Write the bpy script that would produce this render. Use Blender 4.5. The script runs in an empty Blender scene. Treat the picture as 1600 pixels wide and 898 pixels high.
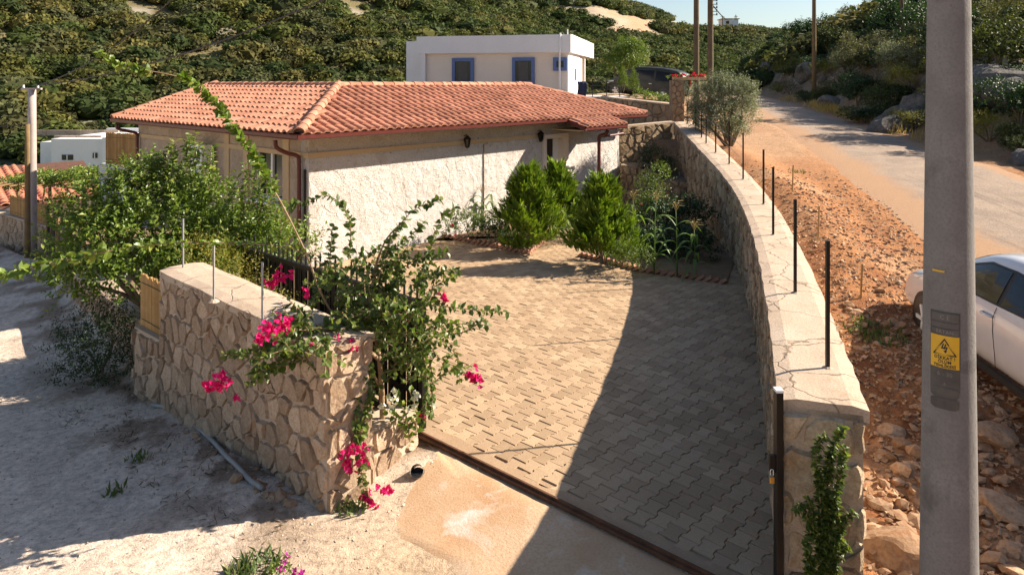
import bpy, bmesh, math, random
import numpy as np
from mathutils import Vector as V, Matrix
scn = bpy.context.scene
COL = scn.collection
rnd = random.Random(7)
R = math.radians
# ------------------------------------------------------------------ camera, sky, sun, exposure
F, CX, HY, H = 1126.0, 800.0, 130.0, 3.7          # focal length and horizon measured in photo pixels, eye height in metres
cam = bpy.data.cameras.new('camera'); cam_o = bpy.data.objects.new('camera', cam); COL.objects.link(cam_o)
cam.sensor_fit = 'HORIZONTAL'; cam.sensor_width = 36.0; cam.lens = 36.0*F/1600.0
cam.shift_y = -(449.0-HY)/1600.0
cam.clip_start = 0.05; cam.clip_end = 3000
cam_o.location = (0, 0, H); cam_o.rotation_euler = (R(90), 0, 0)
scn.camera = cam_o
SUN_AZ, SUN_EL = (0.98, 0.20), R(33)
sd = V((SUN_AZ[0]*math.cos(SUN_EL), SUN_AZ[1]*math.cos(SUN_EL), math.sin(SUN_EL))).normalized()
world = bpy.data.worlds.new('World'); scn.world = world; world.use_nodes = True
wn = world.node_tree; wn.nodes.clear()
wo = wn.nodes.new('ShaderNodeOutputWorld'); wb = wn.nodes.new('ShaderNodeBackground'); ws = wn.nodes.new('ShaderNodeTexSky')
ws.sky_type = 'NISHITA'; ws.sun_disc = False; ws.sun_elevation = SUN_EL
ws.sun_rotation = math.atan2(SUN_AZ[0], SUN_AZ[1]); ws.dust_density = 0.9; ws.air_density = 1.0
wb.inputs['Strength'].default_value = 0.060
wn.links.new(ws.outputs[0], wb.inputs['Color']); wn.links.new(wb.outputs[0], wo.inputs['Surface'])
sun = bpy.data.lights.new('sun', 'SUN'); sun.energy = 5.0; sun.angle = R(0.5); sun.color = (1.0, 0.88, 0.72)
sun_o = bpy.data.objects.new('sun', sun); COL.objects.link(sun_o); sun_o.location = (30, 6, 25)
sun_o.rotation_euler = sd.to_track_quat('Z', 'Y').to_euler()
scn.view_settings.view_transform = 'Standard'; scn.view_settings.look = 'None'
scn.view_settings.exposure = 1.3; scn.view_settings.gamma = 1.0
scn.view_settings.use_curve_mapping = False

# ------------------------------------------------------------------ helpers
def P(px, py, D): return V(((px-CX)/F*D, D, H-(py-HY)/F*D))      # a photo pixel at distance D
def G(px, py, z):                                                # a photo pixel on the level z
    D = (H-z)*F/(py-HY); return V(((px-CX)/F*D, D, z))
def tag(o, label=None, cat=None, group=None, kind=None):
    if label: o['label'] = label
    if cat: o['category'] = cat
    if group: o['group'] = group
    if kind: o['kind'] = kind
    return o
def off(parent):
    p = V((0, 0, 0))
    while parent is not None:
        p += parent.location; parent = parent.parent
    return p
def raw_mesh(name, vs, fs, smooth=False):
    me = bpy.data.meshes.new(name); me.from_pydata([tuple(v) for v in vs], [], [tuple(f) for f in fs]); me.update()
    if smooth: me.polygons.foreach_set('use_smooth', [True]*len(me.polygons))
    return me
def link(name, me, mat=None, parent=None, loc=(0, 0, 0)):
    o = bpy.data.objects.new(name, me); COL.objects.link(o)
    if mat is not None and len(me.materials) == 0: me.materials.append(mat)
    if parent is not None: o.parent = parent
    o.location = loc
    return o
def part(name, geo, mat, parent, smooth=False):                  # world-space geometry -> child of an unrotated thing
    vs, fs = geo; p = off(parent)
    return link(name, raw_mesh(name, [V(v)-p for v in vs], fs, smooth), mat, parent)
def lpart(name, geo, mat, parent, smooth=False):                 # local geometry
    return link(name, raw_mesh(name, geo[0], geo[1], smooth), mat, parent)
def solo(name, geo, mat, base, label=None, cat=None, group=None, kind=None, smooth=False):
    b = V(base); o = link(name, raw_mesh(name, [V(v)-b for v in geo[0]], geo[1], smooth), mat, None, b)
    return tag(o, label, cat, group, kind)
def empty(name, loc, label, cat, group=None, rz=0):
    o = bpy.data.objects.new(name, None); COL.objects.link(o); o.location = loc; o.rotation_euler = (0, 0, rz)
    o.empty_display_size = .2
    return tag(o, label, cat, group)
def bulk(name, vs, fs, mat, parent=None, loc=(0, 0, 0), smooth=False, col=None):   # numpy arrays, n-gon size = fs.shape[1]
    vs = np.asarray(vs, np.float32); fs = np.asarray(fs, np.int32); k = fs.shape[1]
    base = np.array(loc, np.float32)+(np.array(off(parent), np.float32) if parent is not None else 0)
    vs = vs-base
    me = bpy.data.meshes.new(name)
    me.vertices.add(len(vs)); me.vertices.foreach_set('co', vs.ravel())
    me.loops.add(fs.size); me.loops.foreach_set('vertex_index', fs.ravel())
    me.polygons.add(len(fs)); me.polygons.foreach_set('loop_start', np.arange(0, fs.size, k, dtype=np.int32))
    me.polygons.foreach_set('loop_total', np.full(len(fs), k, np.int32))
    me.polygons.foreach_set('use_smooth', np.full(len(fs), bool(smooth)))
    me.update(calc_edges=True)
    if col is not None:
        a = me.color_attributes.new('tint', 'FLOAT_COLOR', 'POINT')
        a.data.foreach_set('color', np.asarray(col, np.float32).ravel())
    return link(name, me, mat, parent, loc)
def join(*geos):
    vs, fs = [], []
    for g in geos:
        n = len(vs); vs += list(g[0]); fs += [tuple(i+n for i in f) for f in g[1]]
    return vs, fs
def box(c, s, ux=(1, 0, 0), uy=(0, 1, 0), uz=(0, 0, 1)):          # centre, full sizes, axes
    c, ux, uy, uz = V(c), V(ux), V(uy), V(uz); vs = []
    for k in (-.5, .5):
        for j in (-.5, .5):
            for i in (-.5, .5): vs.append(c+ux*s[0]*i+uy*s[1]*j+uz*s[2]*k)
    return vs, [(0, 2, 3, 1), (4, 5, 7, 6), (0, 1, 5, 4), (2, 6, 7, 3), (0, 4, 6, 2), (1, 3, 7, 5)]
def bbox(c, s, b, ux=(1, 0, 0), uy=(0, 1, 0), uz=(0, 0, 1)):      # bevelled box
    bm = bmesh.new(); g = box((0, 0, 0), s)
    for v in g[0]: bm.verts.new(v)
    bm.verts.ensure_lookup_table()
    for f in g[1]: bm.faces.new([bm.verts[i] for i in f])
    bmesh.ops.bevel(bm, geom=list(bm.edges), offset=b, segments=2, profile=.6, affect='EDGES')
    bm.verts.index_update(); c, ux, uy, uz = V(c), V(ux), V(uy), V(uz)
    vs = [c+ux*v.co.x+uy*v.co.y+uz*v.co.z for v in bm.verts]; fs = [tuple(v.index for v in f.verts) for f in bm.faces]
    bm.free(); return vs, fs
def tube(path, rad, n=8, cap=True):
    path = [V(p) for p in path]; m = len(path)
    if not isinstance(rad, (list, tuple)): rad = [rad]*m
    vs, fs = [], []; prev = None
    for i, p in enumerate(path):
        t = (path[min(i+1, m-1)]-path[max(i-1, 0)]).normalized()
        a = prev if prev is not None else (V((0, 0, 1)) if abs(t.z) < .9 else V((1, 0, 0)))
        x = (a-t*a.dot(t)).normalized(); prev = x; y = t.cross(x)
        for k in range(n):
            w = 2*math.pi*k/n; vs.append(p+(x*math.cos(w)+y*math.sin(w))*rad[i])
    for i in range(m-1):
        for k in range(n):
            a, b = i*n+k, i*n+(k+1) % n; fs.append((a, b, b+n, a+n))
    if cap: fs.append(tuple(range(n-1, -1, -1))); fs.append(tuple(range((m-1)*n, m*n)))
    return vs, fs
def prism(poly, vec):                                             # planar polygon (3D) extruded by vec
    poly = [V(p) for p in poly]; vec = V(vec); n = len(poly)
    vs = poly+[p+vec for p in poly]
    fs = [tuple(range(n-1, -1, -1)), tuple(range(n, 2*n))]+[(i, (i+1) % n, (i+1) % n+n, i+n) for i in range(n)]
    return vs, fs
def spline(pts, n):                                               # Catmull-Rom through points, n samples per span
    pts = [V(p) for p in pts]; q = [pts[0]*2-pts[1]]+pts+[pts[-1]*2-pts[-2]]; out = []
    for i in range(1, len(q)-2):
        for k in range(n):
            t = k/n; a, b, c, d = q[i-1], q[i], q[i+1], q[i+2]
            out.append(.5*((2*b)+(c-a)*t+(2*a-5*b+4*c-d)*t*t+(3*b-a-3*c+d)*t**3))
    out.append(pts[-1]); return out
def interp(x, xs, ys): return np.interp(x, xs, ys)
_perm = np.random.RandomState(3).permutation(512)
def vnoise(x, y):                                                 # value noise, numpy
    xi = np.floor(x).astype(int); yi = np.floor(y).astype(int); fx = x-xi; fy = y-yi
    fx = fx*fx*(3-2*fx); fy = fy*fy*(3-2*fy)
    h = lambda a, b: _perm[(_perm[a & 255]+b) & 511]/511.0
    return (h(xi, yi)*(1-fx)+h(xi+1, yi)*fx)*(1-fy)+(h(xi, yi+1)*(1-fx)+h(xi+1, yi+1)*fx)*fy
def fbm(x, y, o=4):
    r = 0; a = .5
    for i in range(o): r = r+a*vnoise(x+17.3*i, y-9.1*i); x = x*2.03; y = y*2.03; a *= .5
    return r

# ------------------------------------------------------------------ materials
def newmat(name):
    m = bpy.data.materials.new(name); m.use_nodes = True; nt = m.node_tree
    return m, nt, nt.nodes['Principled BSDF'], nt.nodes, nt.links
def mixc(nt, fac, a, b, mode='MIX'):
    n = nt.nodes.new('ShaderNodeMix'); n.data_type = 'RGBA'; n.blend_type = mode
    for s, v in ((n.inputs[0], fac), (n.inputs[6], a), (n.inputs[7], b)):
        if hasattr(v, 'default_value') or hasattr(v, 'is_linked'): nt.links.new(v, s)
        else: s.default_value = v if not isinstance(v, tuple) or len(v) == 4 else (*v, 1)
    return n.outputs[2]
def noise(nt, co, scale, detail=5, rough=.6, dist=0):
    n = nt.nodes.new('ShaderNodeTexNoise'); n.inputs['Scale'].default_value = scale
    n.inputs['Detail'].default_value = detail; n.inputs['Roughness'].default_value = rough; n.inputs['Distortion'].default_value = dist
    nt.links.new(co, n.inputs['Vector']); return n.outputs['Fac']
def ramp(nt, fac, stops):
    n = nt.nodes.new('ShaderNodeValToRGB'); e = n.color_ramp.elements
    while len(e) < len(stops): e.new(.5)
    for i, (p, c) in enumerate(stops):
        e[i].position = p; e[i].color = (c, c, c, 1) if not isinstance(c, tuple) else (*c, 1)
    nt.links.new(fac, n.inputs[0]); return n.outputs[0]
def maprange(nt, v, a, b, c, d):
    n = nt.nodes.new('ShaderNodeMapRange'); nt.links.new(v, n.inputs[0])
    for i, x in enumerate((a, b, c, d)): n.inputs[i+1].default_value = x
    return n.outputs[0]
def mathn(nt, op, a, b):
    n = nt.nodes.new('ShaderNodeMath'); n.operation = op
    for s, v in ((n.inputs[0], a), (n.inputs[1], b)):
        if hasattr(v, 'is_linked'): nt.links.new(v, s)
        else: s.default_value = v
    return n.outputs[0]
def coords(nt, world=True):
    if world: return nt.nodes.new('ShaderNodeNewGeometry').outputs['Position']
    return nt.nodes.new('ShaderNodeTexCoord').outputs['Object']
def bump(nt, bsdf, h, strength=.4, dist=.02):
    b = nt.nodes.new('ShaderNodeBump'); b.inputs['Strength'].default_value = strength; b.inputs['Distance'].default_value = dist
    nt.links.new(h, b.inputs['Height']); nt.links.new(b.outputs[0], bsdf.inputs['Normal'])
def randval(nt):                                                  # differs per object and per loose island
    a = nt.nodes.new('ShaderNodeObjectInfo').outputs['Random']; b = nt.nodes.new('ShaderNodeNewGeometry').outputs['Random Per Island']
    return mathn(nt, 'FRACT', mathn(nt, 'ADD', a, b), 0)
def rough_mat(name, c1, c2, c3=None, scale=3, fine=40, rough=.9, bs=.5, bd=.01, rnd_amt=.0, stain=None, world=True, spec=.25):
    m, nt, b, N, L = newmat(name); co = coords(nt, world)
    n1 = noise(nt, co, scale, 6, .62); n2 = noise(nt, co, fine, 6, .7)
    c = mixc(nt, ramp(nt, n1, [(.32, 0.), (.68, 1.)]), c1, c2)
    if c3: c = mixc(nt, ramp(nt, n2, [(.45, 0.), (.75, 1.)]), c, c3)
    if stain:
        n3 = noise(nt, co, stain[1], 7, .65, .6); c = mixc(nt, ramp(nt, n3, [(stain[2], 0.), (stain[2]+.12, 1.)]), c, stain[0])
    if rnd_amt:
        r = randval(nt); c = mixc(nt, 1.0, c, ramp(nt, r, [(0., tuple(1-rnd_amt*k for k in (1, 1.08, 1.15))), (1., 1.)]), 'MULTIPLY')
    L.new(c, b.inputs['Base Color']); b.inputs['Roughness'].default_value = rough; b.inputs['Specular IOR Level'].default_value = spec
    if bs: bump(nt, b, mathn(nt, 'ADD', n2, mathn(nt, 'MULTIPLY', n1, .6)), bs, bd)
    return m
def plain(name, c, rough=.6, metal=0., var=.0, bs=0):
    m, nt, b, N, L = newmat(name); co = coords(nt, False)
    n1 = noise(nt, co, 9, 5, .6)
    cc = mixc(nt, ramp(nt, n1, [(.35, 0.), (.7, 1.)]), tuple(x*(1-var) for x in c), c)
    L.new(cc, b.inputs['Base Color']); b.inputs['Roughness'].default_value = rough; b.inputs['Metallic'].default_value = metal
    if bs: bump(nt, b, noise(nt, co, 60, 4, .6), bs, .004)
    return m
def leafmat(name, c1, c2, c3=None, trans=.35, rough=.5, spec=.35):
    m, nt, b, N, L = newmat(name); co = coords(nt)
    r = N.new('ShaderNodeNewGeometry').outputs['Random Per Island']
    c = mixc(nt, r, c1, c2)
    if c3: c = mixc(nt, ramp(nt, r, [(.86, 0.), (.97, 1.)]), c, c3)
    n = noise(nt, co, 2.2, 3, .6); c = mixc(nt, 1.0, c, ramp(nt, n, [(.3, .72), (.7, 1.12)]), 'MULTIPLY')
    L.new(c, b.inputs['Base Color']); b.inputs['Roughness'].default_value = rough; b.inputs['Specular IOR Level'].default_value = spec
    t = N.new('ShaderNodeBsdfTranslucent'); mx = N.new('ShaderNodeMixShader'); mx.inputs[0].default_value = trans
    L.new(mixc(nt, 1.0, c, (1.25, 1.35, .6), 'MULTIPLY'), t.inputs['Color'])
    out = [n for n in N if n.type == 'OUTPUT_MATERIAL'][0]
    L.new(b.outputs[0], mx.inputs[1]); L.new(t.outputs[0], mx.inputs[2]); L.new(mx.outputs[0], out.inputs['Surface'])
    return m
M = {}
M['stone'] = rough_mat('tan_stone', (.50, .35, .23), (.64, .50, .38), (.34, .22, .13), 9, 32, .94, 1.0, .022, .40, ((.50, .24, .11), 3.2, .62))
M['stone_shade'] = rough_mat('grey_tan_stone', (.50, .37, .24), (.66, .54, .39), (.32, .23, .14), 9, 32, .94, 1.0, .022, .5, ((.42, .24, .11), 2.0, .60))
M['stone_round'] = rough_mat('ochre_stone', (.42, .30, .18), (.56, .43, .29), (.28, .19, .11), 9, 32, .94, 1.0, .022, .4, ((.40, .20, .09), 2.2, .62))
M['mortar'] = rough_mat('mortar', (.44, .34, .25), (.55, .45, .35), (.33, .25, .18), 3, 60, .95, .7, .01, 0, None)
M['mortar_dark'] = rough_mat('old_mortar', (.20, .15, .10), (.30, .24, .17), (.14, .10, .07), 3, 60, .95, .7, .01)
def facade_mat():
    m, nt, b, N, L = newmat('whitish_house_stone'); co = coords(nt)
    n1 = noise(nt, co, 4, 6, .62); n2 = noise(nt, co, 38, 6, .7); n3 = noise(nt, co, 6.5, 7, .7, .8); n4 = noise(nt, co, 16, 6, .75, .5)
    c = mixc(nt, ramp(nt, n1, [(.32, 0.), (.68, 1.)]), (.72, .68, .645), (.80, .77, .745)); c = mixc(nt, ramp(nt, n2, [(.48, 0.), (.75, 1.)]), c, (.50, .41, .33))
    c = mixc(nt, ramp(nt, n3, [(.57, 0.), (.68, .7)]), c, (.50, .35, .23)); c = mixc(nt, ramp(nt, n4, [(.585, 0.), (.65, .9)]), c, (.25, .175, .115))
    r = randval(nt); c = mixc(nt, 1.0, c, ramp(nt, r, [(0., (.90, .87, .84)), (.25, (.97, .96, .95)), (1., 1.)]), 'MULTIPLY')
    L.new(c, b.inputs['Base Color']); b.inputs['Roughness'].default_value = .94; b.inputs['Specular IOR Level'].default_value = .2
    bump(nt, b, mathn(nt, 'ADD', mathn(nt, 'MULTIPLY', n4, -1.2), mathn(nt, 'ADD', n2, mathn(nt, 'MULTIPLY', n1, 2.5))), 1.0, .045); return m
M['facade'] = facade_mat(); M['old_facade'] = rough_mat('whitish_house_stone', (.66, .58, .51), (.74, .67, .61), (.50, .41, .32), 4, 38, .93, .8, .012, .10, ((.40, .27, .16), 5.5, .63))
M['facade_joint'] = rough_mat('house_pointing', (.66, .58, .51), (.73, .66, .60), (.54, .45, .37), 3, 50, .95, .6, .01)
M['wing_stone'] = rough_mat('shaded_wing_stone', (.46, .36, .27), (.56, .46, .36), (.34, .25, .17), 4, 38, .93, .8, .012, .2, ((.30, .19, .11), 5, .62))  # darker copy of the house stone, the wing's shade put into its colour
M['band'] = rough_mat('tan_render', (.52, .38, .22), (.60, .46, .29), (.45, .32, .19), 2, 30, .9, .3, .006)
def cap_mat():
    m, nt, b, N, L = newmat('cracked_concrete_cap'); co = coords(nt)
    n1 = noise(nt, co, 1.6, 6, .62); n2 = noise(nt, co, 55, 6, .7); n3 = noise(nt, co, 5, 7, .7, .4)
    c = mixc(nt, ramp(nt, n1, [(.34, 0.), (.66, 1.)]), (.47, .355, .26), (.58, .465, .365)); c = mixc(nt, ramp(nt, n2, [(.42, 0.), (.75, 1.)]), c, (.36, .265, .19))
    c = mixc(nt, ramp(nt, n3, [(.56, 0.), (.70, .8)]), c, (.36, .25, .165))
    w = N.new('ShaderNodeVectorMath'); w.operation = 'ADD'; nn = N.new('ShaderNodeTexNoise'); nn.inputs['Scale'].default_value = 2.5; nn.inputs['Detail'].default_value = 5; L.new(co, nn.inputs['Vector'])
    sc = N.new('ShaderNodeVectorMath'); sc.operation = 'SCALE'; sc.inputs['Scale'].default_value = .35; L.new(nn.outputs['Color'], sc.inputs[0]); L.new(co, w.inputs[0]); L.new(sc.outputs[0], w.inputs[1])
    v = N.new('ShaderNodeTexVoronoi'); v.feature = 'DISTANCE_TO_EDGE'; v.inputs['Scale'].default_value = 1.5; L.new(w.outputs[0], v.inputs['Vector'])
    cr = ramp(nt, v.outputs['Distance'], [(.0, 0.), (.018, 1.)]); c = mixc(nt, cr, (.20, .145, .10), c)
    L.new(c, b.inputs['Base Color']); b.inputs['Roughness'].default_value = .94; b.inputs['Specular IOR Level'].default_value = .2
    bump(nt, b, mathn(nt, 'ADD', mathn(nt, 'ADD', n2, n3), mathn(nt, 'MULTIPLY', cr, .6)), .6, .012); return m
M['cap'] = cap_mat()
M['concrete'] = rough_mat('pole_concrete', (.185, .178, .172), (.24, .232, .225), (.15, .145, .14), 3.5, 60, .88, .6, .006, 0, ((.125, .12, .115), 2.2, .57))
M['paver'] = rough_mat('paver', (.44, .305, .190), (.52, .375, .24), (.35, .235, .140), 1.2, 70, .88, .5, .006, .30, ((.46, .31, .19), .7, .58))
M['sand_joint'] = rough_mat('sand_joint', (.34, .225, .135), (.42, .29, .185), (.27, .175, .105), 3, 80, .95, .5, .01)
M['tile'] = rough_mat('terracotta_tile', (.50, .225, .140), (.60, .305, .205), (.40, .165, .105), 2.5, 50, .85, .35, .006, .34, ((.42, .19, .12), 1.4, .62))
M['gutter'] = plain('brown_red_gutter', (.13, .028, .022), .45, .0, .2)
M['white'] = rough_mat('white_wall_paint', (.74, .74, .76), (.80, .80, .81), (.68, .67, .67), 1.0, 30, .85, .15, .004, 0, ((.66, .64, .62), .6, .66))
M['cream'] = rough_mat('cream_wall_paint', (.74, .64, .55), (.79, .70, .61), (.70, .59, .50), 1.2, 30, .85, .15, .004)
M['blue'] = plain('blue_paint', (.10, .16, .36), .6, 0, .15)
M['van_glass'], _nt, _b, _, _ = newmat('tinted_van_glass'); _b.inputs['Base Color'].default_value = (.008, .009, .011, 1); _b.inputs['Roughness'].default_value = .12; _b.inputs['Specular IOR Level'].default_value = .2
M['darkglass'], _nt, _b, _, _ = newmat('dark_glass'); _b.inputs['Base Color'].default_value = (.012, .014, .018, 1); _b.inputs['Roughness'].default_value = .06
M['iron'] = plain('black_iron', (.014, .013, .013), .45, .4, .3)
M['sheet'] = plain('dark_grey_sheet_metal', (.05, .048, .045), .55, .5, .4)
M['rail'] = plain('rusty_rail', (.16, .07, .035), .85, .2, .5, .5)
M['wood'] = rough_mat('weathered_wood', (.20, .13, .06), (.28, .19, .09), (.14, .09, .045), 6, 60, .9, .4, .004, .2)
M['oldwood'] = rough_mat('dark_wood_pole', (.12, .095, .06), (.18, .14, .09), (.08, .06, .04), 5, 60, .9, .4, .004, .1)
M['bamboo'] = rough_mat('bamboo', (.46, .27, .10), (.58, .37, .16), (.36, .20, .08), 5, 60, .8, .3, .004, .35)
M['bark'] = rough_mat('bark', (.17, .12, .08), (.25, .19, .13), (.10, .07, .05), 8, 50, .95, .6, .008)
M['vinebark'] = rough_mat('vine_bark', (.30, .20, .12), (.40, .29, .19), (.20, .13, .08), 8, 50, .95, .6, .006)
M['rock'] = rough_mat('grey_rock', (.12, .11, .10), (.22, .20, .18), (.06, .055, .05), 1.6, 12, .95, .9, .06, .15, ((.33, .22, .14), .5, .62))
M['rubble'] = rough_mat('rubble_stone', (.42, .255, .145), (.56, .405, .275), (.29, .145, .07), 4, 30, .95, .7, .01, .4, ((.42, .18, .07), 2, .58))
M['pipe'] = plain('grey_pipe', (.36, .35, .34), .5, 0, .3)
M['plastic_white'] = plain('white_plastic', (.80, .80, .78), .35, 0, .06)
M['black_plastic'] = plain('black_plastic', (.02, .02, .021), .5, 0, .2)
M['red_flower'] = leafmat('red_petal', (.75, .02, .05), (.62, .01, .08), None, .3)
M['pink'] = leafmat('magenta_bract', (.78, .015, .22), (.62, .01, .15), (.80, .05, .30), .35, .6, .2)
M['white_flower'] = leafmat('white_bract', (.85, .84, .80), (.78, .77, .72), None, .25, .6, .2)
M['purple'] = leafmat('purple_petal', (.55, .04, .40), (.42, .02, .30), None, .3)
M['leaf_boug'] = leafmat('bougainvillea_leaf', (.065, .110, .022), (.130, .180, .035), (.23, .27, .06), .38, .42, .5)
M['leaf_bright'] = leafmat('bright_green_leaf', (.085, .150, .018), (.175, .240, .030), (.32, .36, .06), .34, .40, .5)
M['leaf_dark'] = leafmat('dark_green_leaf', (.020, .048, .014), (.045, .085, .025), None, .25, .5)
M['leaf_grass'] = leafmat('grassy_leaf', (.07, .12, .03), (.14, .18, .06), (.25, .24, .10), .3)
M['conifer'] = leafmat('conifer_spray', (.085, .145, .014), (.170, .240, .020), (.30, .35, .04), .30, .55, .25)
M['lavender'] = leafmat('grey_green_leaf', (.12, .16, .10), (.20, .24, .16), (.30, .25, .30), .25, .6)
M['olive'] = leafmat('olive_leaf', (.13, .16, .08), (.27, .29, .20), (.40, .41, .32), .22, .5, .4)
M['corn'] = leafmat('corn_leaf', (.10, .17, .04), (.17, .25, .07), None, .4, .45, .4)
M['tassel'] = leafmat('corn_tassel', (.46, .34, .14), (.56, .44, .22), None, .3)
M['dry'] = leafmat('dry_grass', (.46, .31, .10), (.58, .42, .18), (.34, .22, .08), .35, .7, .2)
M['yellow_shrub'] = leafmat('yellow_green_leaf', (.15, .15, .02), (.26, .23, .035), (.38, .30, .04), .3)
M['maquis_a'] = leafmat('maquis_leaf', (.050, .070, .020), (.10, .115, .035), (.16, .16, .05), .22, .6, .25)
M['maquis_b'] = leafmat('dusty_maquis_leaf', (.105, .11, .05), (.17, .165, .08), (.24, .21, .11), .22, .6, .25)
M['brown_shrub'] = leafmat('brownish_twig_leaf', (.12, .085, .05), (.18, .13, .075), None, .2, .7, .2)
# ------------------------------------------------------------------ lie of the land
GATE_L, GATE_R = V((-.93, 7.58, 0)), V((1.88, 5.06, 0))
GD = (GATE_R-GATE_L).normalized(); GN = V((-GD.y, GD.x, 0))            # along the gate, into the court
if GN.y < 0: GN = -GN
WALL = [(1.98, 5.28, 1.40), (2.83, 7.99, 1.40), (3.75, 11.2, 1.40), (4.50, 14.3, 1.46), (4.85, 16.8, 1.68), (4.99, 19.3, 2.0), (5.42, 24.0, 2.42)]
WL = spline(WALL, 8)
LANE = [(6, 1.2), (1.88, 5.06), (-.6, 7.25), (-1.75, 6.52), (-4.95, 9.45), (-8.6, 13.9), (-13, 19.3), (-21, 27), (-40, 40)]
UX, VX = V((.668, .744, 0)), V((-.744, .668, 0))                        # house axes: along the long front, along the left wing
HC = V((-4.10, 14.57, 0))                                               # house corner
def sdist(X, Y, pl):
    best = np.full(X.shape, 1e9); sg = np.ones(X.shape)
    for (ax, ay), (bx, by) in zip(pl[:-1], pl[1:]):
        dx, dy = bx-ax, by-ay; t = np.clip(((X-ax)*dx+(Y-ay)*dy)/(dx*dx+dy*dy), 0, 1)
        d = np.hypot(X-ax-t*dx, Y-ay-t*dy); c = dx*(Y-ay)-dy*(X-ax); m = d < best
        best = np.where(m, d, best); sg = np.where(m, np.sign(c), sg)
    return best*sg
def sstep(a, b, x):
    t = np.clip((x-a)/(b-a), 0, 1); return t*t*(3-2*t)
ZR = ([-60, 3, 5, 6.5, 8, 12, 16, 20, 25, 30, 40, 50, 70, 120, 600], [-.1, -.1, -.02, .16, .34, .75, 1.1, 1.45, 1.8, 2.05, 2.5, 2.8, 3.1, 3.4, 4])
def xr(Y): return interp(Y, [-60, 0, 10, 18.5, 22.7, 33, 50, 80, 140], [12, 12.4, 12.8, 13.1, 13.3, 14.7, 17.5, 23, 40])
def xl(Y): return interp(Y, [-60, 0, 5, 12.5, 20.7, 39, 60, 80, 140], [5.5, 5.8, 6.3, 7.4, 9.0, 12.6, 15.5, 19, 35])
WEXT = [(-2, -12), (1.2, 3.0)]+[(w[0], w[1]) for w in WALL]+[(6.6, 36), (8.5, 50), (14, 70), (30, 140)]
HILL_PX = ([-2600, -300, 300, 560, 700, 800, 880, 950, 1000, 1050, 1090, 1150, 1250, 2600], [-40, -150, -175, -150, -110, -65, -24, 6, 17, 35, 46, 53, 65, 70])
SCAR = [(926, 18, 7), (945, 24, 8), (980, 33, 8), (1010, 38, 7), (1050, 40, 6), (1090, 45, 6), (1125, 47, 4), (975, 44, 6), (1000, 51, 6), (1025, 57, 5), (1045, 62, 4)]
def height(X, Y, fine=True):
    X = np.asarray(X, float); Y = np.asarray(Y, float)
    dg = np.maximum(0, -((X-GATE_L.x)*GN.x+(Y-GATE_L.y)*GN.y))
    s = (X+1.65)*-.72+(Y-6.42)*.69
    zl = -.03-.10*sstep(0, 1.2, dg)-.06*np.clip(s-.8, 0, 34)
    sdl = sdist(X, Y, LANE)                    # positive = lane side, going left along the edge
    house_side = sstep(-.05, -.45, sdl) if sdist(np.array([-1.]), np.array([12.]), LANE)[0] < 0 else sstep(.05, .45, sdl)
    zg = -.06-1.35*sstep(12.5, 19, s)
    z = zl*(1-house_side)+zg*house_side
    z = z*(1-sstep(24, 45, Y))-2.4*sstep(24, 45, Y)
    plat = sstep(.35, .8, (X-3.55)*UX.x+(Y-23.45)*UX.y)*sstep(-9, -4, X)*(Y > 20)
    z = z*(1-plat)+interp(Y, [24, 27, 29.2, 30.5, 42, 54], [1.85, 1.9, 2.2, 2.72, 2.74, 2.95])*plat*(1-sstep(52, 66, Y))+z*plat*sstep(52, 66, Y)
    sdw = sdist(X, Y, WEXT)                    # negative = right of the wall
    right = sstep(-.02, -.42, sdw)
    zr = interp(Y, *ZR)
    w = np.maximum(1.0, 3.0*(Y > 26))
    right = np.where(Y > 24, sstep(0, -3.0, sdw), right)
    e = np.clip(X-xr(Y)-.7, 0, 90)
    zr = zr+1.35*sstep(.1, 2.6, e)+(.47-.30*sstep(55, 120, Y))*np.clip(e-1.6, 0, 60)+.9*(fbm(X*.22, Y*.22)-.47)*sstep(.5, 4, e)
    zr = zr+.35*sstep(0, 1.6, -sdw)*sstep(2.6, 1.2, -sdw)*sstep(9, 13, Y)*sstep(26, 18, Y)
    z = z*(1-right)+zr*right
    D = np.maximum(Y, 1); px = CX+F*X/D
    top = H+(HY-interp(px, *HILL_PX))/F*240
    r = np.hypot(X, Y)
    hh = (top+2)*sstep(0, 1, np.clip((r-58)/190, 0, 1)**.86)
    hh = hh+(fbm(X*.018, Y*.018)-.47)*22*sstep(70, 130, r)*sstep(245, 190, r)*sstep(1150, 900, px)
    hill = sstep(55, 75, r)*(Y > -20)
    hz_ = -2.4+np.maximum(hh, 0)*hill
    k = np.clip((z-hz_)/3, -1, 1); z = np.where(r > 55, np.maximum(z, hz_)+.75*(1-np.abs(k))**2*hill, z)
    if fine:
        court = house_side*(1-right)*(1-plat)*(r < 30)
        road = sstep(-.4, .3, X-xl(Y))*sstep(.5, -.2, X-xr(Y))*right
        amp = (1-court)*(1-road)*sstep(60, 30, r)*sstep(2.2, 3.1, np.hypot(X-.35, Y-5.5))
        bank = sstep(.3, .8, -sdw)*sstep(6.0, 3.5, X-1.6)*sstep(11, 6, Y)*right
        z = z+amp*((fbm(X*1.7, Y*1.7)-.47)*.06+(fbm(X*7, Y*7, 3)-.44)*(.035+.10*bank))
        z = z-.05*road
    return z
def hz(x, y): return float(height(np.array([float(x)]), np.array([float(y)]))[0])

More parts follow.
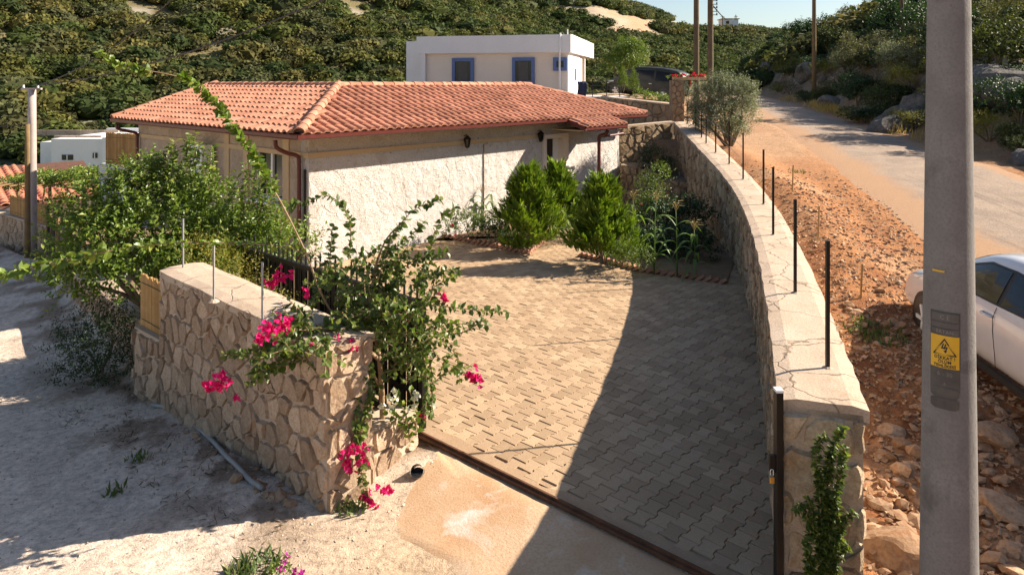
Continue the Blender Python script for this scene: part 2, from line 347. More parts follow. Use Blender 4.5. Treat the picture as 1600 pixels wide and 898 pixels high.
# ------------------------------------------------------------------ ground sheet (density falls off with distance)
ang = np.concatenate([np.radians(np.arange(-45, 45.01, .31)), np.radians(np.arange(48, 315, 3.0))])
rad = 1.6*1.0138**np.arange(0, 470); rad = rad[rad < 900]
A, Rr = np.meshgrid(ang, rad, indexing='ij'); GX, GY = Rr*np.sin(A), Rr*np.cos(A)
GZ = height(GX, GY)
pxs = CX+F*GX/np.maximum(GY, 1); pys = HY-F*(GZ-H)/np.maximum(GY, 1)
col = np.zeros(GX.shape+(3,))
def lay(c, m): 
    global col
    col = col*(1-m[..., None])+np.array(c)*m[..., None]
nz = fbm(GX*.6, GY*.6); nz2 = fbm(GX*2.5+9, GY*2.5, 4)
lay((.72, .595, .49), np.ones(GX.shape))
lay((.58, .46, .37), sstep(.48, .62, nz)*.6)
lay((.26, .18, .12), sstep(.45, .56, nz2)*sstep(-1.6, -.2, -np.abs(sdist(GX, GY, LANE)))*sstep(-.8, -2.2, GX)*.85)
lay((.55, .40, .27), sstep(2.6, .8, np.hypot(GX-.1, GY-5.6)))
sdl_ = sdist(GX, GY, LANE); hs = sstep(.05, .4, -sdl_) if sdist(np.array([-1.]), np.array([12.]), LANE)[0] < 0 else sstep(.05, .4, sdl_)
lay((.25, .17, .11), hs)
sdw_ = sdist(GX, GY, WEXT); rt = sstep(0, -.4, sdw_)
lay((.38, .175, .075), rt); lay((.46, .27, .15), rt*sstep(.46, .60, nz)*.7); lay((.42, .28, .18), rt*sstep(16, 26, GY)*.6); lay((.25, .10, .042), rt*sstep(.46, .60, nz2)*sstep(18, 10, GY)*.85)
lay((.27, .20, .13), sstep(.8, 2.2, GX-xr(GY))*rt); lay((.42, .36, .30), sstep(.8, 2.2, GX-xr(GY))*rt*sstep(.52, .62, nz2)*.7)
rr_ = np.hypot(GX, GY); hm = np.maximum(sstep(40, 62, rr_)*sstep(3, -3, GX-xr(GY)), sstep(60, 85, rr_))
lay((.17, .14, .07), hm); lay((.34, .30, .25), hm*sstep(.58, .66, fbm(GX*.16, GY*.3, 5))*.7)
lay((.20, .22, .13), sstep(40, 50, rr_)*sstep(95, 70, rr_)*sstep(-8, -20, GX)*.7)
sc = np.zeros(GX.shape)
for (a, b, w) in SCAR: sc = np.maximum(sc, sstep(1.5, .6, np.hypot((pxs-a)/24, (pys-b)/w)+.9*(fbm(GX*.12, GZ*.35, 4)-.47)))
sc = sc*(rr_ > 70)
lay((.46, .37, .27), sc*.9); lay((.42, .24, .13), sc*sstep(.45, .6, fbm(GX*.1+5, GZ*.3, 4))*.7)
na, nr = GX.shape; idx = np.arange(na*nr).reshape(na, nr); i2 = np.roll(idx, -1, 0)
quads = np.stack([idx[:, :-1], idx[:, 1:], i2[:, 1:], i2[:, :-1]], -1).reshape(-1, 4)
gm, nt, b, N, L = newmat('ground_soil'); at = N.new('ShaderNodeAttribute'); at.attribute_name = 'tint'
co = coords(nt); n1 = noise(nt, co, 14, 8, .72); n2 = noise(nt, co, 70, 5, .7); n3 = noise(nt, co, 3.0, 6, .65)
c = mixc(nt, 1.0, at.outputs['Color'], ramp(nt, n1, [(.30, .50), (.5, .98), (.72, 1.30)]), 'MULTIPLY')
c = mixc(nt, 1.0, c, ramp(nt, n2, [(.30, .75), (.7, 1.18)]), 'MULTIPLY'); c = mixc(nt, 1.0, c, ramp(nt, n3, [(.30, .85), (.7, 1.12)]), 'MULTIPLY')
L.new(c, b.inputs['Base Color']); b.inputs['Roughness'].default_value = .95; b.inputs['Specular IOR Level'].default_value = .15
bump(nt, b, mathn(nt, 'ADD', n1, mathn(nt, 'MULTIPLY', n2, .5)), .8, .035)
ground = bulk('ground', np.stack([GX, GY, GZ], -1).reshape(-1, 3), quads, gm, smooth=True,
              col=np.concatenate([col, np.ones(col.shape[:2]+(1,))], -1).reshape(-1, 4))
tag(ground, kind='structure')

# ------------------------------------------------------------------ road
ys = np.concatenate([np.arange(-14, 30, .3), np.arange(30, 66, .8)]); us = np.linspace(-.02, 1.02, 26)
rv = []
for y in ys:
    for k, u in enumerate(us):
        lo, hi = xl(y)+.35*(fbm(np.array(y*.8), np.array(3.))-.47)*2, xr(y)+.25*(fbm(np.array(y*.8), np.array(13.))-.47)*2
        x = lo+(hi-lo)*u; rv.append((x, y, float(interp(y, *ZR))+.05*math.sin(min(max(u, 0), 1)*math.pi)**.5-.035))
rv = np.array(rv); ni = len(us); ii = np.arange(len(ys)*ni).reshape(len(ys), ni)
rq = np.stack([ii[:-1, :-1], ii[:-1, 1:], ii[1:, 1:], ii[1:, :-1]], -1).reshape(-1, 4)
rm, nt, b, N, L = newmat('worn_chipseal_road'); co = coords(nt)
n1 = noise(nt, co, 1.1, 7, .65, .5); n2 = noise(nt, co, 28, 7, .8)
mp = N.new('ShaderNodeMapping'); mp.inputs['Rotation'].default_value = (0, 0, R(18)); mp.inputs['Scale'].default_value = (2.6, .12, 1); L.new(co, mp.inputs[0])
n3 = noise(nt, mp.outputs[0], 1.6, 6, .7)
c = mixc(nt, ramp(nt, n1, [(.36, 0.), (.62, 1.)]), (.25, .185, .14), (.34, .255, .19))
c = mixc(nt, ramp(nt, n3, [(.52, 0.), (.66, .75)]), c, (.175, .128, .098)); c = mixc(nt, 1., c, ramp(nt, n2, [(.3, .45), (.5, 1.), (.7, 1.5)]), 'MULTIPLY')
ed = N.new('ShaderNodeAttribute'); ed.attribute_name = 'tint'; n4 = noise(nt, co, 2.2, 7, .75)
fe = ramp(nt, mathn(nt, 'ADD', ed.outputs['Fac'], mathn(nt, 'MULTIPLY', n4, .9)), [(.62, 0.), (.95, 1.)]); c = mixc(nt, fe, c, mixc(nt, ramp(nt, n2, [(.3, 0.), (.7, 1.)]), (.30, .16, .08), (.45, .28, .165)))
L.new(c, b.inputs['Base Color']); b.inputs['Roughness'].default_value = .93; bump(nt, b, n2, .8, .03)
uu = np.tile(us, len(ys)); ef = np.clip(np.maximum((.34-uu)/.34, (uu-.86)/.14), 0, 1); tag(bulk('road', rv, rq, rm, smooth=True, col=np.stack([ef, ef, ef, np.ones(len(ef))], 1)), kind='structure')

# ------------------------------------------------------------------ Voronoi stonework
def clip(poly, nx, ny, d):                                        # keep nx*x+ny*y <= d
    out = []; n = len(poly)
    for i in range(n):
        a, b = poly[i], poly[(i+1) % n]; fa = nx*a[0]+ny*a[1]-d; fb = nx*b[0]+ny*b[1]-d
        if fa <= 0: out.append(a)
        if (fa < 0) != (fb < 0) and fa != fb:
            t = fa/(fa-fb); out.append((a[0]+(b[0]-a[0])*t, a[1]+(b[1]-a[1])*t))
    return out
def cells(w, h, sx, sy, seed, jit=.42):
    r = random.Random(seed); pts = []; nx, ny = max(1, round(w/sx)), max(1, round(h/sy))
    for j in range(-1, ny+1):
        for i in range(-1, nx+1):
            pts.append(((i+.5+(.5 if j % 2 else 0)+r.uniform(-jit, jit))*w/nx, (j+.5+r.uniform(-jit, jit))*h/ny))
    wt = [r.uniform(0, .30) for _ in pts]; res = []
    for i, p in enumerate(pts):
        if not (-.3*sx < p[0] < w+.3*sx and -.3*sy < p[1] < h+.3*sy): continue
        near = sorted(range(len(pts)), key=lambda k: ((pts[k][0]-p[0])/sx)**2+((pts[k][1]-p[1])/sy)**2)[1:14]
        poly = [(0, 0), (w, 0), (w, h), (0, h)]
        for k in near:
            q = pts[k]; nxx, nyy = q[0]-p[0], q[1]-p[1]
            poly = clip(poly, nxx, nyy, nxx*(p[0]+q[0])/2+nyy*(p[1]+q[1])/2+(wt[i]-wt[k])*min(sx, sy)**2)
            if len(poly) < 3: break
        if len(poly) >= 3: res.append(poly)
    return res
def stones(parent, f, w, h, sx, sy, mat, joint=.012, up=.03, seed=1, holes=(), limit=300, name='stone', jit=.42, sink=.012):
    """f(s, q) -> (point, outward normal); each cell becomes a stone with its own edge and rounded face"""
    r = random.Random(seed+99); made = []; p0 = off(parent)
    for poly in cells(w, h, sx, sy, seed, jit):
        cx = sum(p[0] for p in poly)/len(poly); cy = sum(p[1] for p in poly)/len(poly)
        if any(a < cx < b and c < cy < d for a, b, c, d in holes): continue
        pp = []
        for i, a in enumerate(poly):
            b = poly[(i+1) % len(poly)]; ln = math.hypot(b[0]-a[0], b[1]-a[1])
            if ln < .012: continue
            pp.append((a[0]*.90+cx*.10*1.0 if ln > .02 else a[0], a[1]*.90+cy*.10))
            if ln > .07: pp.append(((a[0]+b[0])/2+r.uniform(-.11, .11)*ln, (a[1]+b[1])/2+r.uniform(-.11, .11)*ln))
        q = []
        for x, y in pp:
            d = math.hypot(x-cx, y-cy) or 1; k = max(.3, 1-joint/d); x, y = cx+(x-cx)*k, cy+(y-cy)*k
            for a, b, c, e in holes:
                if a < x < b and c < y < e:
                    m = min((x-a, 0), (b-x, 1), (y-c, 2), (e-y, 3)); 
                    if m[1] == 0: x = a
                    elif m[1] == 1: x = b
                    elif m[1] == 2: y = c
                    else: y = e
            q.append((min(max(x, .004), w-.004), min(max(y, .004), h-.004)))
        if len(q) < 4: continue
        n = len(q); u = up*r.uniform(.6, 1.35); tx, ty = r.uniform(-.25, .25), r.uniform(-.25, .25); vs = []
        for x, y in q:
            p, nn = f(x, y); vs.append(p-nn*sink)
        for x, y in q:
            k = .89; X, Y = cx+(x-cx)*k, cy+(y-cy)*k; p, nn = f(X, Y); vs.append(p+nn*(u*(.92+.28*r.uniform(-1, 1))+((X-cx)*tx+(Y-cy)*ty)*.35*min(1, up/.03)))
        p, nn = f(cx, cy); vs.append(p+nn*u*r.uniform(.75, 1.2))
        fs = [(i, (i+1) % n, (i+1) % n+n, i+n) for i in range(n)]+[(i+n, (i+1) % n+n, 2*n) for i in range(n)]
        # orient outward
        a, bb, c2 = vs[n], vs[n+1], vs[2*n]
        if (bb-a).cross(c2-a).dot(nn) < 0: fs = [tuple(reversed(t)) for t in fs]
        ar = (max(x for x, y in q)-min(x for x, y in q))*(max(y for x, y in q)-min(y for x, y in q))
        made.append((-ar/max(p.y, 1)**2, len(made), [v-p0 for v in vs], fs))
    made.sort(key=lambda t: t[:2])
    for _, _, vs, fs in made[:limit]:
        o = link(name, raw_mesh(name, vs, fs, False), mat, parent)
    if len(made) > limit:
        g = join(*[(vs, fs) for _, _, vs, fs in made[limit:]])
        o = link('far_'+name+'s', raw_mesh('far_'+name+'s', g[0], g[1], False), mat, parent); o['kind'] = 'stuff'
def flatface(A, B, z0a, z1a, z0b, z1b, out):                      # vertical face from A to B with its own bottom/top heights
    A, B = V((A[0], A[1], 0)), V((B[0], B[1], 0)); w = (B-A).length; h = ((z1a-z0a)+(z1b-z0b))/2
    n = V((out[0], out[1], 0)).normalized()
    def f(s, q):
        t = s/w; p = A.lerp(B, t); lo = z0a+(z0b-z0a)*t; hi = z1a+(z1b-z1a)*t
        return V((p.x, p.y, lo+(hi-lo)*q/h)), n
    return f, w, h
def rough_cap(name, left, right, top, th, mat, parent, nw=6, seed=0, lip=.02):
    """a poured concrete coping between two 3D edge polylines, uneven along its edges"""
    r = random.Random(seed); vs, fs = [], []; m = len(left)
    for i in range(m):
        a, b = V(left[i]), V(right[i]); d = (b-a).normalized(); ea, eb = r.uniform(-.008, .012), r.uniform(-.010, .010)
        row = []
        for k in range(nw+1):
            t = k/nw; p = a.lerp(b, t)+d*(-lip-ea)*(k == 0)+d*(lip+eb)*(k == nw)
            row.append(p+V((0, 0, top+r.uniform(-.002, .002)-(.022 if k in (0, nw) else 0))))
        vs += [row[0]-V((0, 0, th+r.uniform(-.01, .02)))]+row+[row[-1]-V((0, 0, th))]
    n = nw+3
    for i in range(m-1):
        for k in range(n-1): fs.append((i*n+k, i*n+k+1, (i+1)*n+k+1, (i+1)*n+k))
    fs.append(tuple(range(n))); fs.append(tuple((m-1)*n+k for k in range(n-1, -1, -1)))
    return part(name, (vs, fs), mat, parent, False)

# ---- right-hand boundary wall, following its curve
def resample(pts, step):
    out = [pts[0]]; 
    for a, b in zip(pts[:-1], pts[1:]):
        n = max(1, round((b-a).length/step))
        out += [a.lerp(b, (k+1)/n) for k in range(n)]
    return out
WF = resample(WL, .22)
def wnorm(i):
    t = WF[min(i+1, len(WF)-1)]-WF[max(i-1, 0)]; t.z = 0; t.normalize(); return V((t.y, -t.x, 0))   # to the right
TH = .56
vs, fs = [], []
for i, p in enumerate(WF):
    n = wnorm(i); a = p+n*.015; b = p+n*(TH-.02)
    vs += [V((a.x, a.y, -.25)), V((a.x, a.y, p.z-.06)), V((b.x, b.y, p.z-.06)), V((b.x, b.y, -.25))]
for i in range(len(WF)-1):
    for k in range(3): fs.append((i*4+k, i*4+4+k, i*4+5+k, i*4+1+k))
fs += [(0, 1, 2, 3), tuple(len(vs)-1-k for k in range(4))]
rwall = solo('boundary_wall', (vs, fs), M['mortar'], (WF[0].x, WF[0].y, 0), 'long curving rubble stone wall along the paved court, topped with iron posts', 'wall')
acc = [0]
for a, b in zip(WF[:-1], WF[1:]): acc.append(acc[-1]+math.hypot(b.x-a.x, b.y-a.y))
WLEN = acc[-1]; acc_n = np.array(acc)
def wpt(s):
    i = int(min(max(np.searchsorted(acc_n, s)-1, 0), len(WF)-2)); t = (s-acc[i])/(acc[i+1]-acc[i])
    return WF[i].lerp(WF[i+1], t), wnorm(i).lerp(wnorm(i+1), t).normalized()
def f_r(s, q):
    p, n = wpt(s); z1 = p.z-.05
    return V((p.x, p.y, -.03+(z1+.03)*q/1.55)), -n
stones(rwall, f_r, WLEN, 1.55, .29, .20, M['stone_shade'], .010, .034, 5, jit=.46)
a, n0 = wpt(0)
ff, w_, h_ = flatface(a+n0*.0-V((0, .006, 0)), a+n0*TH-V((0, .006, 0)), -.3, 1.33, -.3, 1.33, (GN*-1)[:2])
stones(rwall, ff, w_, h_, .33, .27, M['stone_shade'], .02, .035, 12, name='end_stone')
rough_cap('coping', [V((p.x, p.y, p.z)) for p in WF], [V((p.x, p.y, p.z))+wnorm(i)*TH for i, p in enumerate(WF)], 0, .085, M['cap'], rwall, 6, 3)
# ---- left-hand wall by the lane
LA, LB = V((-1.65, 6.42, 0)), V((-4.32, 8.87, 0)); LD = (LB-LA).normalized(); LN = V((LD.y, -LD.x, 0))
if LN.x < 0: LN = -LN                                             # to the court side
LT = .50
def wallprism(A, B, th, n, za, zb, z0): 
    return prism([V((A.x, A.y, z0)), V((A.x, A.y, za)), V((B.x, B.y, zb)), V((B.x, B.y, z0))], n*th)
def z_out(p): return hz(p.x-LN.x*.15, p.y-LN.y*.15)
lwall = solo('garden_wall', wallprism(LA+LN*.012+LD*.012, LB+LN*.012, LT-.024, LN, 1.34, 1.40, -.6), M['mortar'], (LA.x, LA.y, -.15), 'tan rubble stone wall beside the sandy lane, under the bougainvillea', 'wall')
ff, w_, h_ = flatface(LA, LB, -.2, 1.34, -.45, 1.40, (-LN)[:2]); stones(lwall, ff, w_, h_, .175, .235, M['stone'], .005, .026, 21)
ff, w_, h_ = flatface(LA-LD*.0, LA+LN*LT, -.2, 1.34, -.15, 1.34, (-LD)[:2]); stones(lwall, ff, w_, h_, .22, .24, M['stone'], .012, .03, 23, name='end_stone')
cl = [LA.lerp(LB, k/16)+V((0, 0, 1.36+.06*k/16)) for k in range(17)]
rough_cap('coping', cl, [p+LN*LT for p in cl], 0, .07, M['cap'], lwall, 5, 5)
# low step of the wall at its lane end, with the bamboo screen above it
S0, S1 = LB+LD*.01, V((-4.98, 9.48, 0))
lstep = solo('wall_step', wallprism(S0+LN*.012, S1+LN*.012, .46, LN, .52, .50, -.7), M['mortar'], (S0.x, S0.y, -.4), 'low stepped end of stone wall under the small bamboo panel', 'wall')
ff, w_, h_ = flatface(S0, S1, -.45, .5, -.5, .48, (-LN)[:2]); stones(lstep, ff, w_, h_, .24, .24, M['stone'], .015, .035, 31)
S2 = S1+LN*.46
ff, w_, h_ = flatface(S1, S2, -.5, .48, -.5, .48, LD[:2]); stones(lstep, ff, w_, h_, .24, .24, M['stone'], .015, .03, 33, name='end_stone')
# lower retaining wall further down the lane
K0, K1 = V((-5.05, 9.9, 0)), V((-8.55, 14.1, 0)); KD = (K1-K0).normalized(); KN = V((KD.y, -KD.x, 0)); KN = KN if KN.x > 0 else -KN
kw = solo('retaining_wall', wallprism(K0+KN*.012, K1+KN*.012, .42, KN, .42, -.05, -1.3), M['mortar'], (K0.x, K0.y, -.5), 'lower rubble wall in shade behind the dark lane shrub', 'wall')
ff, w_, h_ = flatface(K0, K1, -.6, .42, -1.0, -.05, (-KN)[:2]); stones(kw, ff, w_, h_, .32, .28, M['stone'], .016, .03, 35)
cl = [K0.lerp(K1, k/10)+V((0, 0, .44-.47*k/10)) for k in range(11)]
rough_cap('coping', cl, [p+KN*.42 for p in cl], 0, .06, M['cap'], kw, 4, 6)
# plinth between wall and gate
PA = LA+LN*LT+LD*.05; PB = V((GATE_L.x-.05, GATE_L.y-.09, 0))
pd = (PB-PA); pl_len = pd.length; pd.normalize(); pn = V((-pd.y, pd.x, 0)); pn = pn if pn.x < 0 else -pn
plinth = solo('plinth_wall', wallprism(PA+pd*.01, PB, .32, pn, .40, .30, -.3), M['mortar'], (PA.x, PA.y, -.1), 'short low stone plinth between wall end and open gate', 'wall')
ff, w_, h_ = flatface(PA+pd*.01, PB, -.15, .40, -.06, .30, (-pn)[:2]); stones(plinth, ff, w_, h_, .24, .21, M['stone'], .016, .028, 41)
# ---- back retaining wall, pillar and the upper planter wall
BA, BB = V((3.42, 23.2, 0)), V((5.40, 24.02, 0)); bd = (BB-BA).normalized(); bn = V((-bd.y, bd.x, 0)); bn = bn if bn.y > 0 else -bn
bw = solo('back_wall', wallprism(BA, BB, .4, bn, 2.30, 2.42, -.2), M['mortar_dark'], (BA.x, BA.y, 0), 'tall round-stone retaining wall closing the far end of court', 'wall')
ff, w_, h_ = flatface(BA, BB, -.05, 2.28, -.05, 2.40, (-bn)[:2]); stones(bw, ff, w_, h_, .30, .29, M['stone_round'], .02, .04, 51)
cl = [BA.lerp(BB, k/6)+V((0, 0, 2.31+.12*k/6)) for k in range(7)]
rough_cap('coping', cl, [p+bn*.4 for p in cl], 0, .05, M['cap'], bw, 3, 8)
QA, QB = V((3.6, 29.2, 0)), P(1050, 150, 26.6); QB.z = 0
qd = (QB-QA).normalized(); qn = V((-qd.y, qd.x, 0)); qn = qn if qn.y > 0 else -qn
uw = solo('planter_wall', wallprism(QA, QB, .35, qn, 3.17, 2.93, 1.4), M['mortar_dark'], (QA.x, QA.y, 2.3), 'upper round-stone planter wall below the parked dark minivan', 'wall')
ff, w_, h_ = flatface(QA, QB, 1.9, 3.15, 1.8, 2.91, (-qn)[:2]); stones(uw, ff, w_, h_, .32, .28, M['stone_round'], .02, .04, 53)
cl = [QA.lerp(QB, k/6)+V((0, 0, 3.19-.24*k/6)) for k in range(7)]
rough_cap('coping', cl, [p+qn*.35 for p in cl], 0, .05, M['cap'], uw, 3, 9)
pc = P(1059, 160, 25.2); pc.z = 0
pil = solo('stone_pillar', box((pc.x, pc.y+.2, 2.85), (.42, .42, 1.9)), M['mortar_dark'], (pc.x, pc.y, 1.9), 'square stone pillar topped by red flowers beside wooden pole', 'pillar')
ff, w_, h_ = flatface((pc.x-.21, pc.y-.01), (pc.x+.21, pc.y-.01), 2.2, 3.8, 2.2, 3.8, (0, -1)); stones(pil, ff, w_, h_, .2, .2, M['stone_round'], .014, .03, 55)
ff, w_, h_ = flatface((pc.x+.215, pc.y), (pc.x+.215, pc.y+.41), 2.2, 3.8, 2.2, 3.8, (1, 0)); stones(pil, ff, w_, h_, .2, .2, M['stone_round'], .014, .03, 56, name='end_stone')
# small terraced planters in the far corner of the court
def planter(c, r0, hgt, label, seed):
    vs = []; n = 20
    for z in (0, hgt):
        for k in range(n): vs.append(V((c[0]+r0*math.cos(2*math.pi*k/n), c[1]+r0*math.sin(2*math.pi*k/n), z)))
    fs = [(k, (k+1) % n, (k+1) % n+n, k+n) for k in range(n)]+[tuple(range(n, 2*n))]
    o = solo('stone_planter', (vs, fs), M['mortar_dark'], (c[0], c[1], 0), label, 'planter')
    def f(s, q):
        w = math.pi*1.02+s/r0; d = V((math.cos(w), math.sin(w), 0)); return V((c[0], c[1], q))+d*(r0+.004), d
    stones(o, f, math.pi*r0*1.0, hgt, .26, .22, M['stone_round'], .018, .035, seed)
planter((4.15, 22.5), .75, 1.15, 'half-round stone planter against tall back wall', 61)
planter((5.0, 21.6), .62, .85, 'lower half-round stone planter in corner by curving wall', 62)
# ------------------------------------------------------------------ paved court
def inpoly(x, y, poly):
    c = False; j = len(poly)-1
    for i in range(len(poly)):
        xi, yi = poly[i][:2]; xj, yj = poly[j][:2]
        if (yi > y) != (yj > y) and x < (xj-xi)*(y-yi)/(yj-yi)+xi: c = not c
        j = i
    return c
PG0, PG1 = GATE_L+GN*.13, GATE_R+GN*.13+GD*.02
HE = HC+UX*11.25
PAVE = [PG0, PG1]+[V((p.x+.02, p.y, 0)) for p in WF[2::4]]+[BA, HE+V((.05, -.05, 0)), HC+V((.03, -.04, 0)), HC-UX*2.2-VX*-.4, GATE_L-GD*4.1+GN*.2]
base = [V((p.x, p.y, -.014)) for p in PAVE]
court = solo('courtyard', (base, [tuple(range(len(base)))]), M['sand_joint'], (0, 12, -.014), kind='structure')
Lp, Wp, ep, kp = .194, .154, .013, .015
def bone(seed):
    r = random.Random(seed); g = .0026; half = []
    a, q = Lp/2-g, Lp/4
    top = [(-a, Wp/2+ep-g), (-q-kp, Wp/2+ep-g), (-q+kp, Wp/2-ep-g), (q-kp, Wp/2-ep-g), (q+kp, Wp/2+ep-g), (a, Wp/2+ep-g)]
    pts = top+[(x, -y) for x, y in reversed(top)]; n = len(pts); tz = [r.uniform(-.05, .05), r.uniform(-.05, .05)]; dz = r.uniform(-.003, .003)
    vs = [(x*.955, y*.955, dz+x*tz[0]*.4+y*tz[1]*.4) for x, y in pts]+[(x, y, -.006+dz) for x, y in pts]+[(x, y, -.035) for x, y in pts]
    fs = [tuple(range(n-1, -1, -1))]+[(i, (i+1) % n, (i+1) % n+n, i+n) for i in range(n)]+[(i+n, (i+1) % n+n, (i+1) % n+2*n, i+2*n) for i in range(n)]
    return vs, fs
BON = [bone(k) for k in range(8)]; BME = []
for vs, fs in BON:
    me = raw_mesh('paver', vs, fs); me.materials.append(M['paver']); BME.append(me)
bm_pos = []
for j in range(-44, 66):
    for i in range(-2, 100):
        a = (i+(.5 if j % 2 else 0))*Lp; bb = j*Wp
        p = GATE_L+GN*(a+.1)+GD*bb
        if inpoly(p.x, p.y, PAVE): bm_pos.append((p.y, p))
bm_pos.sort(key=lambda t: t[0])
ang0 = math.atan2(GN.y, GN.x); far = []
for k, (d, p) in enumerate(bm_pos):
    m = rnd.randrange(8); rz = ang0+rnd.uniform(-.02, .02)
    if k < 300:
        o = bpy.data.objects.new('paver', BME[m]); COL.objects.link(o); o.parent = court
        o.location = p-court.location+V((0, 0, 0)); o.location.z = .014+rnd.uniform(-.005, .004); o.rotation_euler = (0, 0, rz)
    else: far.append((m, p, rz))
vv, cnt = [], 0; ff = []; ffs = [[], []]
groups = {}
NV = np.array(BON[0][0]).shape[0]; allv = []; polys = []
for i, (m, p, rz) in enumerate(far):
    a = np.array(BON[m][0]); c, s = math.cos(rz), math.sin(rz)
    allv.append(np.stack([a[:, 0]*c-a[:, 1]*s+p.x, a[:, 0]*s+a[:, 1]*c+p.y, a[:, 2]+rnd.uniform(-.003, .003)], 1))
    polys += [tuple(q+i*NV for q in f) for f in BON[m][1]]
av = np.concatenate(allv)-np.array(court.location)
fo = link('far_pavers', raw_mesh('far_pavers', av.tolist(), polys), M['paver'], court); fo['kind'] = 'stuff'
# concrete strip, sliding-gate rail
st = [GATE_L+GN*.035-GD*.1, GATE_L+GN*.19-GD*.1, GATE_R+GN*.19+GD*.0, GATE_R+GN*.035]
vs = []; n = 160
for k in range(n+1):
    t = k/n; a = st[0].lerp(st[3], t); b = st[1].lerp(st[2], t)+GN*(float(fbm(np.array(t*14), np.array(1.5)))-.62)*.22
    vs += [V((a.x, a.y, .004)), V((b.x, b.y, .003)), V((b.x, b.y, -.03))]
fs = []
for k in range(n): fs += [(3*k, 3*k+3, 3*k+4, 3*k+1), (3*k+1, 3*k+4, 3*k+5, 3*k+2)]
M['apron'] = rough_mat('orange_dusted_concrete', (.46, .27, .145), (.60, .43, .29), (.40, .25, .14), 1.3, 45, .9, .6, .012, 0, ((.62, .53, .46), 1.1, .55))
solo('threshold_strip', (vs, fs), M['sand_joint'], GATE_L, kind='structure')
rail = empty('gate_rail', GATE_L, 'rusty sliding gate rail set across the court entrance', 'rail')
ra, rb = GATE_L-GD*.15, GATE_R-GD*.02; mid = (ra+rb)/2; ln = (rb-ra).length
part('channel', box(mid+V((0, 0, -.005))+GN*-.006, (ln, .075, .03), GD, GN), M['rail'], rail)
part('rail_bar', box(mid+V((0, 0, .02))+GN*-.006, (ln, .022, .022), GD, GN), M['rail'], rail)
# concrete apron outside the gate
def blob(name, outline, mat, lift, n=26):
    c = sum(outline, V((0, 0, 0)))/len(outline); vs = [c]; fs = []; m = len(outline)
    for k in range(1, 7):
        for p in outline: vs.append(c.lerp(p, k/6))
    vs = [V((v.x, v.y, hz(v.x, v.y)+lift*(1 if i < 1+m*5 else -.3))) for i, v in enumerate(vs)]
    for k in range(m): fs.append((0, 1+k, 1+(k+1) % m))
    for q in range(5):
        for k in range(m): a, b = 1+q*m+k, 1+q*m+(k+1) % m; fs.append((a, a+m, b+m, b))
    return vs, fs
ol = [G(x, y, -.08) for x, y in ((662, 690), (720, 722), (800, 765), (900, 815), (1000, 862), (1100, 915), (1210, 968))]+[V((1.7, 4.3, 0)), V((1.2, 3.7, 0)), V((.3, 4.2, 0))]+[G(x, y, -.1) for x, y in ((800, 960), (730, 905), (690, 868), (650, 845), (615, 835), (612, 800), (640, 755), (665, 715))]
ol = [p+V((rnd.uniform(-.02, .02), rnd.uniform(-.02, .02), 0)) for p in resample([V((q.x, q.y, 0)) for q in ol], .12)]
g = blob('a', ol, None, .014); tag(link('concrete_apron', raw_mesh('concrete_apron', g[0], g[1], True), M['apron']), kind='structure')
# drain pipe stub beside the gate
dp = G(652, 742, -.05); d = empty('drain_pipe', dp, 'black drain pipe stub with white rim beside open gate', 'pipe')
g1 = tube([dp+V((.0, .10, -.03)), dp+V((-.0, -.02, .05))], .062, 16, False); part('pipe_wall', g1, M['black_plastic'], d, True)
g1 = tube([dp+V((0, -.018, .049)), dp+V((0, -.028, .056))], .064, 16, False); part('rim', g1, M['plastic_white'], d, True)
g1 = tube([dp+V((.0, .05, .01)), dp+V((0, .052, .011))], .058, 16); part('mouth', g1, M['black_plastic'], d)
# planting beds with saw-tooth brick edging
M['bedsoil'] = rough_mat('bed_soil', (.22, .14, .08), (.30, .20, .12), (.14, .09, .05), 3, 50, .96, .8, .02)
bed1 = [G(690, 371, 0), G(826, 397, 0), G(858, 372, 0), HC+UX*7.3+V((.08, -.08, 0)), HC+UX*3.2+V((.08, -.08, 0))]
bed2 = [G(905, 400, 0), G(1000, 424, 0), G(1135, 444, 0), V((4.55, 14.8, 0)), V((5.0, 18.5, 0)), V((4.9, 21.5, 0)), V((3.3, 21.0, 0)), V((2.7, 17.8, 0))]
for k, bd_ in enumerate((bed1, bed2)):
    o = solo('flower_bed', ([V((p.x, p.y, .03)) for p in bd_], [tuple(range(len(bd_)))]), M['bedsoil'], (bd_[0].x, bd_[0].y, 0), kind='structure')
brick_me = []
for k in range(3):
    g = bbox((0, 0, 0), (.19, .085, .055), .008); me = raw_mesh('brick', g[0], g[1]); brick_me.append(me)
M['edgebrick'] = rough_mat('red_edging_brick', (.42, .22, .15), (.52, .30, .21), (.34, .17, .11), 5, 50, .9, .4, .005, .3)
for me in brick_me: me.materials.append(M['edgebrick'])
for (pts, lab) in ((bed1[:3], 'row of tilted red edging bricks around the left flower bed'), (bed2[:3], 'row of tilted red edging bricks in front of the corn bed')):
    e = empty('brick_edging', pts[0], lab, 'edging')
    for a, b in zip(pts[:-1], pts[1:]):
        n = int((b-a).length/.135); dr = (b-a).normalized()
        for i in range(n):
            p = a.lerp(b, (i+.5)/n); o = bpy.data.objects.new('brick', brick_me[i % 3]); COL.objects.link(o); o.parent = e
            o.location = p-e.location+V((0, 0, .045)); o.rotation_euler = (0, R(-32)+rnd.uniform(-.06, .06), math.atan2(dr.y, dr.x)+rnd.uniform(-.05, .05))
